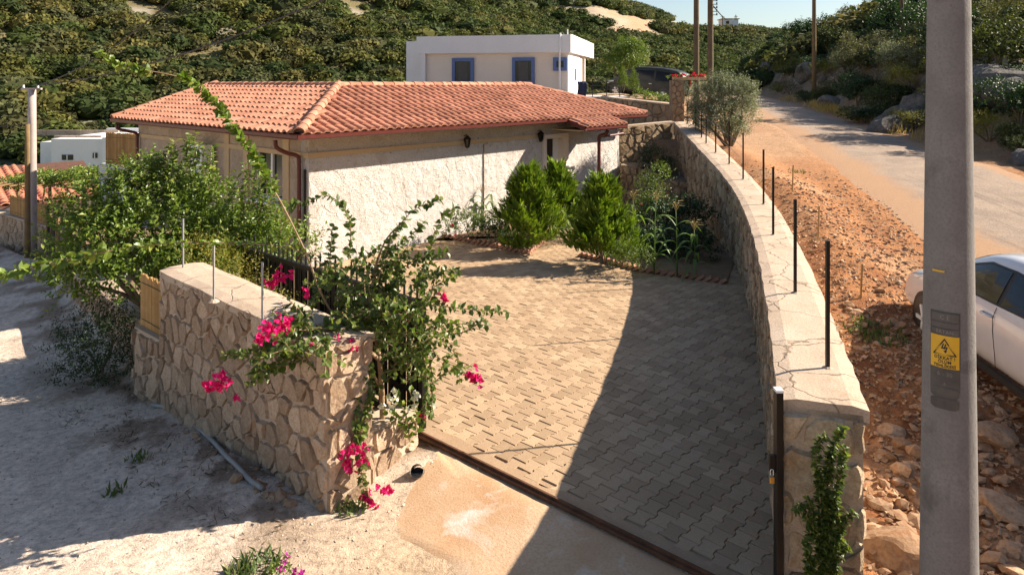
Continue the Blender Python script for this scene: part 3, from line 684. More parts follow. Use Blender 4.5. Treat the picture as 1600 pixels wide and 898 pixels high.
# ------------------------------------------------------------------ sliding gate, pushed open behind the left wall
gt = empty('sliding_gate', GATE_L, 'black iron sliding gate standing open behind the bougainvillea', 'gate')
gd = -GD; gl = 3.85; GH = 1.38; o0 = GATE_L+GN*.005
def gpt(s, z): return o0+gd*s+V((0, 0, z))
for nm, z, hh in (('bottom_rail', .10, .07), ('middle_rail', .42, .04), ('top_rail', GH, .05)):
    part(nm, box(gpt(gl/2, z), (gl, .045, hh), gd, GN), M['iron'], gt)
for s in (0.025, gl*.5, gl-.025): part('stile', box(gpt(s, GH/2+.06), (.06, .055, GH-.02), gd, GN), M['iron'], gt)
for k in range(1, 36):
    s = k*gl/36; part('bar', box(gpt(s, (GH+.1)/2+.06), (.018, .018, GH+.10), gd, GN), M['iron'], gt)
    if k % 3 == 0:
        p = gpt(s, GH+.17); part('spear', ([p-GN*.02, p+gd*.02, p+GN*.02, p-gd*.02, p+V((0, 0, .09)), p-V((0, 0, .03))], [(0, 1, 4), (1, 2, 4), (2, 3, 4), (3, 0, 4), (1, 0, 5), (2, 1, 5), (3, 2, 5), (0, 3, 5)]), M['iron'], gt)
for k in range(12):
    part('sheet_panel', box(gpt((k+.5)*gl/12, .76)+GN*.03, (gl/12-.012, .004, 1.18), gd, GN), M['sheet'], gt)
def scroll(c, r, flip):
    return tube([c+gd*(flip*r*(1-t/9)*math.cos(t))+V((0, 0, r*(1-t/9)*math.sin(t))) for t in np.arange(0, 8, .5)], .006, 5)
for s in (.28, .52):
    for z, fl in ((1.12, 1), (.92, -1)): part('scroll', scroll(gpt(s, z)-GN*.025, .085, fl), M['pipe'], gt, True)
for s in (.3, gl-.3): part('wheel', tube([gpt(s, .045)-GN*.015, gpt(s, .045)+GN*.015], .045, 16), M['iron'], gt)
# receiving post at the right-hand wall
gp = G(1213, 965, 0)+V((-.02, 0.06, 0)); gp = V((1.93, 5.22, 0))
po = empty('gate_post', gp, 'black steel gate post against the end of curving wall', 'post')
part('post', bbox(gp+V((0, 0, .72)), (.05, .07, 1.5), .004), M['iron'], po)
part('post_cap', bbox(gp+V((0, 0, 1.48)), (.054, .074, .02), .004), M['plastic_white'], po)
part('catch', box(gp+V((-.04, -.0, .95)), (.05, .03, .12)), M['iron'], po)
lk = part('padlock', bbox(gp+V((-.055, -.02, .84)), (.035, .02, .045), .004), plain('brass', (.55, .34, .10), .35, .8), po)
part('shackle', tube([gp+V((-.055, -.02, .86))+V((.011*math.cos(t), 0, .045+.011*math.sin(t)-(.03 if t in (0, math.pi) else 0))) for t in np.linspace(0, math.pi, 9)], .003, 6), M['plastic_white'], lk)
# ------------------------------------------------------------------ posts on the walls
def post(p, h, label, grp, mat='iron', w=.028, base=True):
    e = empty('fence_post', p, label, 'post', grp)
    part('bar', box(p+V((0, 0, h/2)), (w, w, h)), M[mat], e)
    if base: part('mortar_collar', tube([p-V((0, 0, .01)), p+V((0, 0, .016))], [.06, .03], 9), M['cap'], e)
    return e
ord_ = ['nearest', 'second', 'third', 'fourth', 'fifth', 'sixth', 'seventh', 'eighth', 'ninth', 'tenth', 'eleventh']
PPX = [(1290, 564), (1241, 453), (1208, 367), (1192, 318), (1162, 281), (1139, 258), (1117, 238), (1103, 225), (1095, 214), (1086, 203), (1073, 194)]
wtop = lambda x, y: min(WF, key=lambda q: (q.x+.3-x)**2+(q.y-y)**2)
wires = []
for k, (x, y) in enumerate(PPX):
    z = 1.4
    for _ in range(8): g = G(x, y, z); q = wtop(g.x, g.y); z = z*.4+(q.z)*.6
    q, n = None, None
    i = min(range(len(WF)), key=lambda i: abs(WF[i].y-g.y)); q = WF[i]+wnorm(i)*min(max((g-WF[i]).dot(wnorm(i)), .2), .42)
    p = V((q.x, q.y, WF[i].z-.005)); wires.append(p)
    post(p, 1.03 if k < 6 else .75, f'thin black iron post on the curving wall, {ord_[k]} from the gate', 'iron posts on the curving wall')
for k, (x, y) in enumerate(((334, 470), (286, 420), (410, 512))):
    p = G(x, y, 1.40); lab = ['in front of the big green bush', 'half hidden at the far wall end', 'among the pink flowers'][k]
    post(p, .62, f'thin grey fence post on the tan lane wall, {lab}', 'fence posts on the lane wall', 'pipe', .017)
w0 = wires[4:]
for h_ in (.42, .70):
    pth = [p+V((0, 0, h_)) for p in w0]; solo('fence_wire', tube(pth, .005, 5), M['pipe'], pth[0], 'thin fence wire strung between the posts behind the olive, '+('lower' if h_ < .5 else 'upper')+' strand', 'wire')
# ------------------------------------------------------------------ the stone house
OV = .60; EZ = 2.62; SL = .325; RUN = 2.75; LF, LW = 11.25, 8.7
house = empty('stone_house', HC, 'single-storey pale stone house with hipped terracotta tile roof', 'house')
NF, NW = -VX, -UX                                                  # outward: long front, left wing
def hp(a, b, z): return HC+UX*a+VX*b+V((0, 0, z))                  # a along the front, b along the wing
WT = 2.66
D0, D1 = 7.52, 8.42                                                # door opening
# wall cores: front in pieces round the door, wing in pieces round the window
def wcore(name, a0, a1, z0, z1): return part(name, box(hp((a0+a1)/2, .16, (z0+z1)/2), (a1-a0, .30, z1-z0), UX, VX), M['facade'], house)
part('wall', join(box(hp(D0/2, .16, 1.28), (D0, .30, 2.76), UX, VX), box(hp((D1+LF)/2, .16, 1.28), (LF-D1, .30, 2.76), UX, VX), box(hp((D0+D1)/2, .16, 2.42), (D1-D0, .30, .48), UX, VX)), M['facade'], house)
W0, W1, WZ0, WZ1 = 1.05, 2.35, 1.15, 2.22
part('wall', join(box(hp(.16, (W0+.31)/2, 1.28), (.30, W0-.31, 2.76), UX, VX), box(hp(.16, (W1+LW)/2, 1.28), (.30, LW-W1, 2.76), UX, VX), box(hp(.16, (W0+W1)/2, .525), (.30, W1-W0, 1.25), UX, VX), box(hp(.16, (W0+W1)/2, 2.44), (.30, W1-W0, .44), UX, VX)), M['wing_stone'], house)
part('wall', box(hp(LF-.16, 2.8, 1.28), (.30, 5.0, 2.76), UX, VX), M['facade'], house)
part('wall', box(hp(2.7, LW-.16, 1.28), (4.7, .30, 2.76), UX, VX), M['facade'], house)
part('wall', box(hp(LF/2+2.6, 5.4, 1.28), (LF-5.6, .30, 2.76), UX, VX), M['facade'], house)
part('wall', box(hp(5.4, LW/2+2.6, 1.28), (.30, LW-5.6, 2.76), UX, VX), M['facade'], house)
def f_front(s, q): return hp(s, .008, q), NF.copy()
stones(house, f_front, LF, 2.60, .40, .26, M['facade'], .001, .004, 71, sink=.001, holes=[(D0-.12, D1+.12, -.1, 2.34), (-.1, LF+.1, 2.17, 2.30)], limit=300, name='wall_stone')
def f_wing(s, q): return hp(.008, s, q), NW.copy()
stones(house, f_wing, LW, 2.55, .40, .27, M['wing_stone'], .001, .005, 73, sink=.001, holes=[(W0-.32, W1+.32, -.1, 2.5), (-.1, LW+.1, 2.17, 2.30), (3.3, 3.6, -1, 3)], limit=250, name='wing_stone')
part('tie_band', box(hp(D0/2-.06, -.012, 2.235), (D0-.1, .03, .10), UX, VX), M['band'], house)
part('tie_band', box(hp(-.012, LW/2, 2.235), (.03, LW, .10), UX, VX), M['band'], house)
for s in (W0-.2, W1+.2, 3.45): part('render_pier', box(hp(-.004, s, 1.3), (.035, .22, 2.5), UX, VX), M['band'], house)
part('expansion_joint', box(hp(5.05, -.014, 1.1), (.018, .02, 2.1), UX, VX), M['mortar_dark'], house)
part('soffit', join(box(hp(LF/2, -OV/2+.05, WT+.0), (LF+2*OV-.1, OV-.02, .03), UX, VX), box(hp(-OV/2+.05, LW/2+.1, WT+.001), (OV-.02, LW+.2, .03), UX, VX)), M['band'], house)
# door
dr = part('door', box(hp((D0+D1)/2-.12, .26, 1.04), (D1-D0-.28, .05, 2.06), UX, VX), plain('dark_brown_door', (.035, .022, .016), .5, 0, .3), house)
part('handle', box(hp(D1-.38, .215, 1.05), (.12, .04, .025), UX, VX), M['pipe'], dr)
dfm = part('door_frame', join(box(hp(D0-.05, .0, 1.12), (.12, .12, 2.26), UX, VX), box(hp(D1+.05, .0, 1.12), (.12, .12, 2.26), UX, VX), box(hp((D0+D1)/2, .0, 2.20), (D1-D0+.22, .118, .12), UX, VX)), M['cream'], house)
part('reveal', box(hp(D1-.012, .17, 1.08), (.02, .26, 2.12), UX, VX), M['cream'], house)
part('reveal', box(hp(D1-.14, .235, 1.06), (.26, .03, 2.10), UX, VX), M['plastic_white'], house)
part('doorstep', bbox(hp((D0+D1)/2, -.3, .06), (1.5, .62, .14), .012, UX, VX), M['cap'], house)
# wing window
win = part('window', box(hp(.20, (W0+W1)/2, (WZ0+WZ1)/2), (.02, W1-W0, WZ1-WZ0), UX, VX), M['darkglass'], house)
for b0, bw_ in ((W0+.03, .06), (W1-.03, .06), ((W0+W1)/2, .07)): part('frame', box(hp(.17, b0, (WZ0+WZ1)/2), (.06, bw_, WZ1-WZ0), UX, VX), M['plastic_white'], win)
for z in (WZ0+.03, WZ1-.03): part('frame', box(hp(.168, (W0+W1)/2, z), (.055, W1-W0-.12, .06), UX, VX), M['plastic_white'], win)
part('sill', box(hp(-.03, (W0+W1)/2, WZ0-.03), (.24, W1-W0+.16, .05), UX, VX), M['plastic_white'], win)
# roof -------------------------------------------------------------
EO = hp(-OV, -OV, EZ+.10)                                          # eave corner
EL, EW = 12.45, 9.45                                               # eave lengths
NRM = {}
def slope(e, inw):                                                 # along-eave unit, inward unit -> (e, up-slope, normal)
    w = (inw+V((0, 0, SL))).normalized(); n = e.cross(w); n = n if n.z > 0 else -n
    return e, w, n
slen = RUN*math.sqrt(1+SL*SL)
def rslab(pts, t=.05): return prism([p-V((0, 0, t)) for p in pts], V((0, 0, t-.012)))
A_ = EO+UX*RUN+VX*RUN+V((0, 0, RUN*SL)); RE = EO+UX*(EL-RUN)+VX*RUN+V((0, 0, RUN*SL)); GE = EO+UX*RUN+VX*EW+V((0, 0, RUN*SL))
M['underlay'] = plain('dark_roof_underlay', (.16, .07, .045), .9, 0, .3)
slabs = join(rslab([EO, EO+UX*EL, RE, A_]), rslab([EO, A_, GE, EO+VX*EW]),
             rslab([EO+UX*EL, EO+UX*EL+VX*2*RUN, RE]), rslab([RE, EO+UX*EL+VX*2*RUN, EO+UX*2*RUN+VX*2*RUN, A_]),
             rslab([A_, EO+UX*2*RUN+VX*2*RUN, EO+UX*2*RUN+VX*EW, GE]))
roof = part('roof', slabs, M['underlay'], house)
PT, PC = .222, .30
def tile_mesh(seed):
    r = random.Random(seed); xs = [0, .03, .07]; zs = [0, .0, .0]
    for k in range(1, 8):
        w = math.pi*(1-k/8); xs.append(.146+.075*math.cos(w)); zs.append(.062*math.sin(w))
    xs.append(.221); zs.append(0)
    n = len(xs); vs = []; fs = []; ln = PC+.05
    for y, lift in ((0, .036), (ln, .004)):
        for x, z in zip(xs, zs): vs.append((x, y, z+lift+r.uniform(-.0015, .0015)))
    for x, z in zip(xs, zs): vs.append((x, .004, z*.6+.006))
    for k in range(n-1): fs += [(k, k+1, n+k+1, n+k), (2*n+k, 2*n+k+1, k+1, k)]
    return vs, fs
TG = [tile_mesh(k) for k in range(4)]; TM = []
for g in TG:
    me = raw_mesh('roof_tile', g[0], g[1]); me.materials.append(M['tile']); TM.append(me)
tiles = []
def lay_tiles(O, e, inw, length, mask, rows=None):
    e, w, n = slope(e, inw); right = e.cross(w).dot(n) > 0
    x = e if right else -e; O2 = O if right else O+e*length
    rows = rows or int(slen/PC)+1
    for j in range(rows):
        for i in range(int(length/PT)+1):
            s = i*PT; t = j*PC-.05
            sc_ = s+PT/2 if right else length-s-PT/2
            if not mask(sc_, t+PC*.5): continue
            p = O2+x*s+w*t+n*.0
            mt = Matrix((x, w, n)).transposed().to_4x4(); mt = mt @ Matrix.Rotation(rnd.gauss(0, .012), 4, 'Z'); mt.translation = p+V((0, 0, rnd.uniform(-.004, .006))); tiles.append((p.y, mt, rnd.randrange(4)))
cs = 1/math.sqrt(1+SL*SL)
lay_tiles(EO, UX, VX, EL, lambda s, t: t*cs < s+.05 and t*cs < EL-s+.05 and t < slen)
lay_tiles(EO, VX, UX, EW, lambda s, t: t*cs < s+.05 and t < slen)
lay_tiles(EO+UX*EL, VX, -UX, 2*RUN, lambda s, t: t*cs < s and t*cs < 2*RUN-s and t < slen)
lay_tiles(EO+UX*2*RUN+VX*2*RUN, UX, -VX, EL-2*RUN, lambda s, t: t*cs < EL-2*RUN-s and t < slen)
# porch: the front slope runs on over the door
Q0, Q1, PW = 8.30, 10.25, .66
po_ = EO+UX*Q0-VX*PW-V((0, 0, PW*SL))
part('porch_slab', rslab([po_, po_+UX*(Q1-Q0), EO+UX*Q1-VX*.02, EO+UX*Q0-VX*.02]), M['underlay'], house)
lay_tiles(po_, UX, VX, Q1-Q0, lambda s, t: t < PW*1.05, 3)
tiles.sort(key=lambda t: t[0]); keep = [t for t in tiles]
for d, mt, k in keep[:300]:
    o = bpy.data.objects.new('roof_tile', TM[k]); COL.objects.link(o); o.parent = roof; mt = mt.copy(); mt.translation = mt.translation-HC; o.matrix_basis = mt
avs, afs = [], []
for i, (d, mt, k) in enumerate(keep[300:]):
    a = np.array(TG[k][0]); m3 = np.array(mt.to_3x3()); avs.append(a @ m3.T+np.array(mt.translation-HC)); afs.append(np.array(TG[k][1])+i*len(a))
avs = np.concatenate(avs); afs = np.concatenate(afs)
fo = bulk('far_roof_tiles', avs+np.array(HC), afs, M['tile'], roof); fo['kind'] = 'stuff'
# ridge and hip caps
def capmesh():
    vs, fs = [], []; n = 9
    for y, r_ in ((0, .118), (.40, .098)):
        for k in range(n): w = math.pi*k/(n-1); vs.append((r_*math.cos(w), y, r_*.85*math.sin(w)))
    for k in range(n): w = math.pi*k/(n-1); vs.append((.1*math.cos(w), .0, .07*math.sin(w)))
    for k in range(n-1): fs += [(k, k+1, n+k+1, n+k), (2*n+k, 2*n+k+1, k+1, k)]
    me = raw_mesh('ridge_tile', vs, fs, False); me.materials.append(M['tile']); return me
CM = capmesh()
def caps(a, b):
    d = (b-a); n = int(d.length/.345); d.normalize(); x = d.cross(V((0, 0, 1))).normalized(); z = x.cross(d)
    for i in range(n+1):
        p = a+d*(i*.345-.03); mt = Matrix((x, d, z)).transposed().to_4x4(); mt.translation = p-HC+V((0, 0, .028+rnd.uniform(-.004, .004)))
        o = bpy.data.objects.new('ridge_tile', CM); COL.objects.link(o); o.parent = roof; o.matrix_basis = mt
caps(EO+V((0, 0, .02)), A_); caps(A_, RE); caps(A_, GE); caps(EO+UX*EL, RE); caps(EO+VX*EW, GE)
# shell-shaped starter at the eave corner
vs = [V((0, 0, 0))]; fs = []; dirx = (UX+VX).normalized(); sx_ = dirx.cross(V((0, 0, 1)))
for j in range(1, 4):
    for k in range(13):
        w = math.pi*k/12; rr = .17*j/3*(1+.06*(k % 2)); hgt = .12*math.cos(j/3*1.35)
        vs.append(sx_*rr*math.cos(w)*1.0-dirx*rr*math.sin(w)*.75+V((0, 0, hgt)))
vs[0] = V((0, 0, .125))
for k in range(12): fs.append((0, 1+k, 2+k))
for j in range(2):
    for k in range(12): a = 1+j*13+k; fs.append((a, a+13, a+14, a+1))
part('hip_end_tile', ([v+EO+dirx*.12+V((0, 0, .03)) for v in vs], fs), M['tile'], roof)
# gutters and fascia
def gutter(a, b, out):
    d = (b-a).normalized(); prof = [(-.01, .05), (-.01, -.055), (.05, -.06), (.085, -.035), (.095, .03), (.105, .045), (.085, .045), (.075, -.02), (.045, -.045), (.004, -.04), (.004, .05)]
    vs = [p+out*x+V((0, 0, z)) for p in (a, b) for x, z in prof]; n = len(prof)
    fs = [(i, (i+1) % n, (i+1) % n+n, i+n) for i in range(n)]+[tuple(range(n)), tuple(range(2*n-1, n-1, -1))]
    return vs, fs
gz_ = V((0, 0, -.045))
part('gutter', gutter(EO+UX*-.08+gz_, EO+UX*Q0+gz_, -VX), M['gutter'], house)
part('gutter', gutter(EO+UX*Q1+gz_, EO+UX*EL+gz_, -VX), M['gutter'], house)
part('gutter', gutter(po_+gz_, po_+UX*(Q1-Q0)+gz_, -VX), M['gutter'], house)
part('gutter', gutter(EO+VX*-.08+gz_, EO+VX*EW+gz_, -UX), M['gutter'], house)
part('fascia', box((po_+EO+UX*Q0)/2+gz_+UX*-.01, (.03, (po_-EO-UX*Q0).length, .12), UX, (EO+UX*Q0-po_).normalized(), V((0, 0, 1))), M['gutter'], house)
part('fascia', box((po_+UX*(Q1-Q0)+EO+UX*Q1)/2+gz_+UX*.01, (.03, (po_-EO-UX*Q0).length, .12), UX, (EO+UX*Q0-po_).normalized(), V((0, 0, 1))), M['gutter'], house)
part('porch_soffit', box(hp((Q0+Q1)/2-OV, -.62, 2.40), (Q1-Q0-.1, 1.1, .03), UX, VX), M['band'], house)
def pipe(name, pts, r=.042): return part(name, tube(spline(pts, 5), r, 10), M['gutter'], house, True)
pipe('downpipe', [hp(-OV+.02, .30, 2.56), hp(-OV+.05, .30, 2.42), hp(-.35, .28, 2.30), hp(-.12, .26, 2.22), hp(-.08, .25, 2.05), hp(-.08, .25, 1.0), hp(-.08, .25, .1)])
pipe('downpipe', [hp(-OV+.02, LW-.05, 2.58), hp(-OV+.05, LW-.05, 2.44), hp(-.3, LW-.12, 2.36), hp(-.1, LW-.14, 2.28), hp(-.08, LW-.14, 2.0), hp(-.08, LW-.14, .2)])
pipe('downpipe', [hp(8.88, -1.18, 2.36), hp(8.88, -1.10, 2.25), hp(8.88, -.9, 2.18), hp(8.88, -.88, 1.9), hp(8.88, -.88, 1.0), hp(8.88, -.88, .05)], .05)
pipe('drain_arm', [hp(8.88, -.9, 2.17), hp(9.6, -.9, 2.18), hp(10.05, -.9, 2.2), hp(10.1, -.95, 2.16)], .035)
part('vent_strip', box(hp(-.03, .12, 1.2), (.02, .05, 1.5), UX, VX), M['iron'], house)
# wall lanterns: things of their own
def lantern(a, z, lab):
    b = hp(a, -.01, z); e = empty('wall_lantern', b, lab, 'lamp', 'lanterns on the long front')
    part('bracket', tube([b+NF*.0+V((0, 0, .12)), b+NF*.09+V((0, 0, .16)), b+NF*.12+V((0, 0, .12))], .012, 6), M['iron'], e)
    c = b+NF*.12
    def ring(z, r): return [c+V((r*math.cos(k*math.pi/3), r*math.sin(k*math.pi/3), z)) for k in range(6)]
    def cage(zr, mat, nm):
        vs = []; fs = []
        for z, r in zr: vs += ring(z, r)
        for j in range(len(zr)-1):
            for k in range(6): fs.append((j*6+k, j*6+(k+1) % 6, j*6+6+(k+1) % 6, j*6+6+k))
        fs += [tuple(range(5, -1, -1)), tuple(range(len(vs)-6, len(vs)))]
        part(nm, (vs, fs), mat, e)
    cage([(-.13, .045), (.06, .075)], M['darkglass'], 'glass'); cage([(.055, .10), (.10, .06), (.14, .02)], M['iron'], 'cap'); cage([(-.17, .02), (-.15, .05), (-.125, .055)], M['iron'], 'base')
    for k in range(6):
        q = ring(-.13, .05)[k]; q2 = ring(.06, .08)[k]; part('strut', tube([q, q2], .006, 4), M['iron'], e)
lantern(4.35, 2.27, 'black lantern at the middle of the long stone front')
lantern(7.18, 2.25, 'black lantern beside the house door under porch roof')
# air-conditioner units on the wing
for k, (z, lab) in enumerate(((1.98, 'upper of two white air-conditioner units on the shaded house wing'), (1.40, 'lower of two white air-conditioner units on the shaded house wing'))):
    b = hp(-.22, 4.35, z-.27); e = empty('air_conditioner', b, lab, 'air conditioner', 'air conditioners on the wing')
    part('casing', bbox(hp(-.24, 4.35, z), (.28, .78, .52), .02, UX, VX), M['plastic_white'], e)
    part('fan_grille', tube([hp(-.386, 4.22, z), hp(-.392, 4.22, z)], .2, 20), M['sheet'], e)
    for j in range(5): part('grille_bar', box(hp(-.396, 4.22, z-.16+.08*j), (.006, .40, .012), UX, VX), M['plastic_white'], e)
    for s in (4.1, 4.6): part('bracket', box(hp(-.2, s, z-.285), (.40, .03, .03), UX, VX), M['pipe'], e)
# ------------------------------------------------------------------ foliage tools
rs = np.random.RandomState(11)
def unit(a): return a/np.maximum(np.linalg.norm(a, axis=-1, keepdims=True), 1e-9)
def leafgeo(base, axis, nrm, L, W, fold=.18, droop=.12):
    """five-point folded leaves: base, left, tip, right, midrib"""
    base = np.asarray(base, float); ax = unit(np.asarray(axis, float)); n = np.asarray(nrm, float); n = unit(n-ax*(n*ax).sum(1, keepdims=True))
    sdv = np.cross(ax, n); L = np.asarray(L)[:, None]; W = np.asarray(W)[:, None]
    v = np.stack([base, base+ax*L*.45+sdv*W*.5+n*W*fold, base+ax*L-n*L*droop, base+ax*L*.45-sdv*W*.5+n*W*fold, base+ax*L*.42], 1)
    N = len(base); o = (np.arange(N)*5)[:, None, None]
    f = np.array([[0, 1, 4], [1, 2, 4], [2, 3, 4], [3, 0, 4]])[None]+o
    return v.reshape(-1, 3), f.reshape(-1, 3)
def cat(*gs):
    vs, fs, n = [], [], 0
    for v, f in gs:
        if len(v) == 0: continue
        vs.append(v); fs.append(np.asarray(f)+n); n += len(v)
    return np.concatenate(vs), np.concatenate(fs)
def stem_leaves(path, spacing, L, W=None, spread=1.0, up=.4, jitter=.4, start=0.0):
    pts = np.array([tuple(p) for p in path]); seg = np.diff(pts, axis=0); ln = np.linalg.norm(seg, axis=1); acc = np.concatenate([[0], np.cumsum(ln)])
    s = np.arange(start*acc[-1], acc[-1], spacing); s = s+rs.uniform(-.5, .5, len(s))*spacing; s = np.clip(s, 0, acc[-1]-1e-4)
    i = np.clip(np.searchsorted(acc, s)-1, 0, len(seg)-1); t = ((s-acc[i])/ln[i])[:, None]
    b = pts[i]+seg[i]*t; d = unit(seg[i]); a = np.arange(len(s))*2.4+rs.uniform(0, 6)
    x = unit(np.cross(d, np.array([.13, .21, .97]))); y = np.cross(d, x)
    out = x*np.cos(a)[:, None]+y*np.sin(a)[:, None]
    ax = unit(out*spread+d*.55+rs.normal(0, jitter, out.shape)+np.array([0, 0, -.12]))
    n = unit(np.array([0, 0, 1.])*up+out*-.2+rs.normal(0, .5, out.shape)+np.array([.25, 0, .3]))
    l = L*rs.uniform(.65, 1.2, len(s))
    return b, ax, n, l, l*(W or .72)
def roundleaf(base, axis, nrm, L, W, fold=.16, droop=.10):
    base = np.asarray(base, float); ax = unit(np.asarray(axis, float)); n = np.asarray(nrm, float); n = unit(n-ax*(n*ax).sum(1, keepdims=True)); s = np.cross(ax, n); L = np.asarray(L)[:, None]; W = np.asarray(W)[:, None]
    v = np.stack([base, base+ax*L*.22+s*W*.42+n*W*fold, base+ax*L*.62+s*W*.40+n*W*fold*.8, base+ax*L-n*L*droop, base+ax*L*.62-s*W*.40+n*W*fold*.8, base+ax*L*.22-s*W*.42+n*W*fold, base+ax*L*.45], 1)
    f = np.array([[k, (k+1) % 6, 6] for k in range(6)])[None]+(np.arange(len(base))*7)[:, None, None]; return v.reshape(-1, 3), f.reshape(-1, 3)
def lv(args, **k): return roundleaf(*args, **k)
def crown(clumps, n_shoots, shoot, per, L, W=.6, upw=.5, surf=.55, sub=.0):
    """leafy shoots spread through a set of ellipsoid clumps; returns leaf geometry"""
    cs_ = np.array([c[0] for c in clumps], float); rs_ = np.array([c[1] if hasattr(c[1], '__len__') else (c[1],)*3 for c in clumps], float)
    wgt = rs_.prod(1)**.667; k = rs.choice(len(clumps), n_shoots, p=wgt/wgt.sum())
    d = unit(rs.normal(0, 1, (n_shoots, 3))); d[:, 2] = np.where(d[:, 2] < -.55, -d[:, 2], d[:, 2])
    rad = surf+(1-surf)*rs.uniform(0, 1, n_shoots)**.6
    b = cs_[k]+d*rs_[k]*rad[:, None]
    dr = unit(d*.8+np.array([0, 0, upw])+rs.normal(0, .35, d.shape)); sl = shoot*rs.uniform(.55, 1.3, n_shoots)
    B, A, Nn, Ls = [], [], [], []
    x = unit(np.cross(dr, rs.normal(0, 1, dr.shape))); y = np.cross(dr, x)
    for j in range(per):
        t = (j+.6)/per; a = j*2.4; out = x*math.cos(a)+y*math.sin(a)
        B.append(b+dr*(sl*t)[:, None]); A.append(unit(out+dr*.6+rs.normal(0, .25, d.shape)))
        Nn.append(unit(np.array([.2, 0, .8])+d*.3+rs.normal(0, .45, d.shape))); Ls.append(L*rs.uniform(.65, 1.2, n_shoots)*(1.05-.35*t))
    B, A, Nn, Ls = map(np.concatenate, (B, A, Nn, Ls))
    return leafgeo(B, A, Nn, Ls, Ls*W)
def limbs(base, ends, r0, r1, bend=.15, n=6):
    gs = []
    for e in ends:
        b, e = V(base), V(e); m = b.lerp(e, .5)+V((rnd.uniform(-1, 1), rnd.uniform(-1, 1), rnd.uniform(.0, 1)))*bend*(e-b).length
        p = spline([b, m, e], 4); gs.append(tube(p, [r0+(r1-r0)*i/(len(p)-1) for i in range(len(p))], n))
    return join(*gs)
def plant(name, base, label, cat_, group=None): return empty(name, base, label, cat_, group)
def fol(name, geo, mat, parent): 
    o = bulk(name, geo[0], geo[1], M[mat] if isinstance(mat, str) else mat, parent); o['kind'] = 'stuff'; return o

# ------------------------------------------------------------------ bougainvillea over the gate
root = V((-1.18, 7.22, .05))
bg = plant('bougainvillea', root, 'sprawling bougainvillea with magenta bracts arching over wall and gate', 'bougainvillea')
D7 = 7.15
def path(pts, d0=D7, d1=None, n=6):
    d1 = d0 if d1 is None else d1; m = len(pts)-1
    return spline([P(x, y, d0+(d1-d0)*i/m) for i, (x, y) in enumerate(pts)], n)
woody = [([(598, 660), (596, 600), (590, 540), (578, 484), (583, 440), (589, 408), (605, 372), (630, 345)], .030, 7.2, 7.0),
         ([(596, 610), (560, 540), (520, 490), (498, 449), (484, 410), (470, 378), (440, 318), (420, 285), (396, 242), (366, 202), (340, 168), (300, 128), (270, 118), (240, 112), (205, 106), (180, 98), (155, 82)], .012, 7.2, 6.3),
         ([(590, 560), (540, 520), (480, 515), (430, 520)], .020, 7.1, 6.5), ([(590, 540), (640, 500), (670, 470), (680, 430)], .018, 7.1, 7.2),
         ([(580, 480), (540, 440), (500, 410), (470, 395)], .016, 7.1, 7.4)]
wg = []
for pts, r0, da, db in woody:
    p = path(pts, da, db, 4); wg.append(tube(p, [max(.004, r0*(1-.85*i/len(p))) for i in range(len(p))], 7))
part('stem', join(*wg), M['vinebark'], bg, True)
shoots = [  # photo path, depth from/to, leaf spacing, leaf length, part of the shoot that is leafy
    ([(430, 300), (420, 285), (396, 242), (366, 202), (340, 168), (300, 128), (280, 119)], 6.55, 6.35, .0075, .088, 0), ([(235, 113), (205, 106), (180, 98), (155, 82)], 6.3, 6.25, .009, .080, 0),
    ([(545, 405), (548, 370), (545, 340), (530, 316), (505, 305), (482, 316), (450, 322)], 7.0, 6.8, .016, .085, 0), ([(515, 420), (517, 385), (520, 350)], 7.0, 6.9, .02, .09, 0),
    ([(590, 440), (605, 390), (625, 352), (650, 326), (690, 311)], 7.0, 6.8, .020, .085, .1), ([(655, 440), (672, 390), (686, 350), (710, 324)], 7.1, 7.0, .022, .09, 0),
    ([(645, 475), (690, 478), (740, 484), (792, 487)], 7.0, 6.7, .020, .085, 0), ([(650, 445), (690, 424), (718, 421)], 7.0, 6.9, .018, .085, 0), ([(660, 500), (700, 505), (765, 508)], 7.0, 6.8, .022, .085, 0),
    ([(660, 520), (684, 556), (715, 575), (742, 592)], 7.0, 6.7, .03, .08, 0), ([(545, 535), (480, 556), (430, 578), (385, 603)], 6.9, 6.2, .016, .085, 0),
    ([(530, 515), (460, 522), (400, 546), (345, 556)], 6.9, 6.2, .014, .085, 0), ([(570, 585), (556, 640), (560, 700), (572, 790)], 6.7, 6.5, .015, .085, 0),
    ([(655, 530), (668, 590), (662, 655), (655, 665)], 7.2, 7.2, .017, .08, 0), ([(575, 560), (580, 620), (560, 690)], 6.8, 6.6, .016, .085, 0), ([(672, 560), (676, 610), (672, 650)], 7.3, 7.3, .018, .08, 0),
    ([(500, 400), (430, 384), (330, 379), (250, 381), (170, 392), (110, 402), (50, 418), (0, 431), (-40, 436)], 7.0, 5.6, .022, .080, 0), ([(170, 392), (110, 404), (50, 420), (0, 429), (-40, 432)], 5.8, 5.6, .016, .10, 0),
    ([(560, 430), (600, 415), (640, 405), (700, 395)], 7.1, 7.0, .022, .085, 0), ([(470, 540), (430, 570), (395, 585)], 6.6, 6.2, .014, .085, 0), ([(600, 400), (640, 370), (665, 345)], 7.1, 7.0, .02, .085, 0),
    ([(690, 520), (720, 520), (760, 498)], 7.0, 6.8, .022, .085, 0), ([(700, 540), (716, 560), (718, 600)], 7.0, 6.9, .03, .08, 0), ([(490, 545), (440, 548), (400, 560), (360, 552)], 6.5, 6.1, .016, .08, 0)]
lg = []; tw = []; yg = []
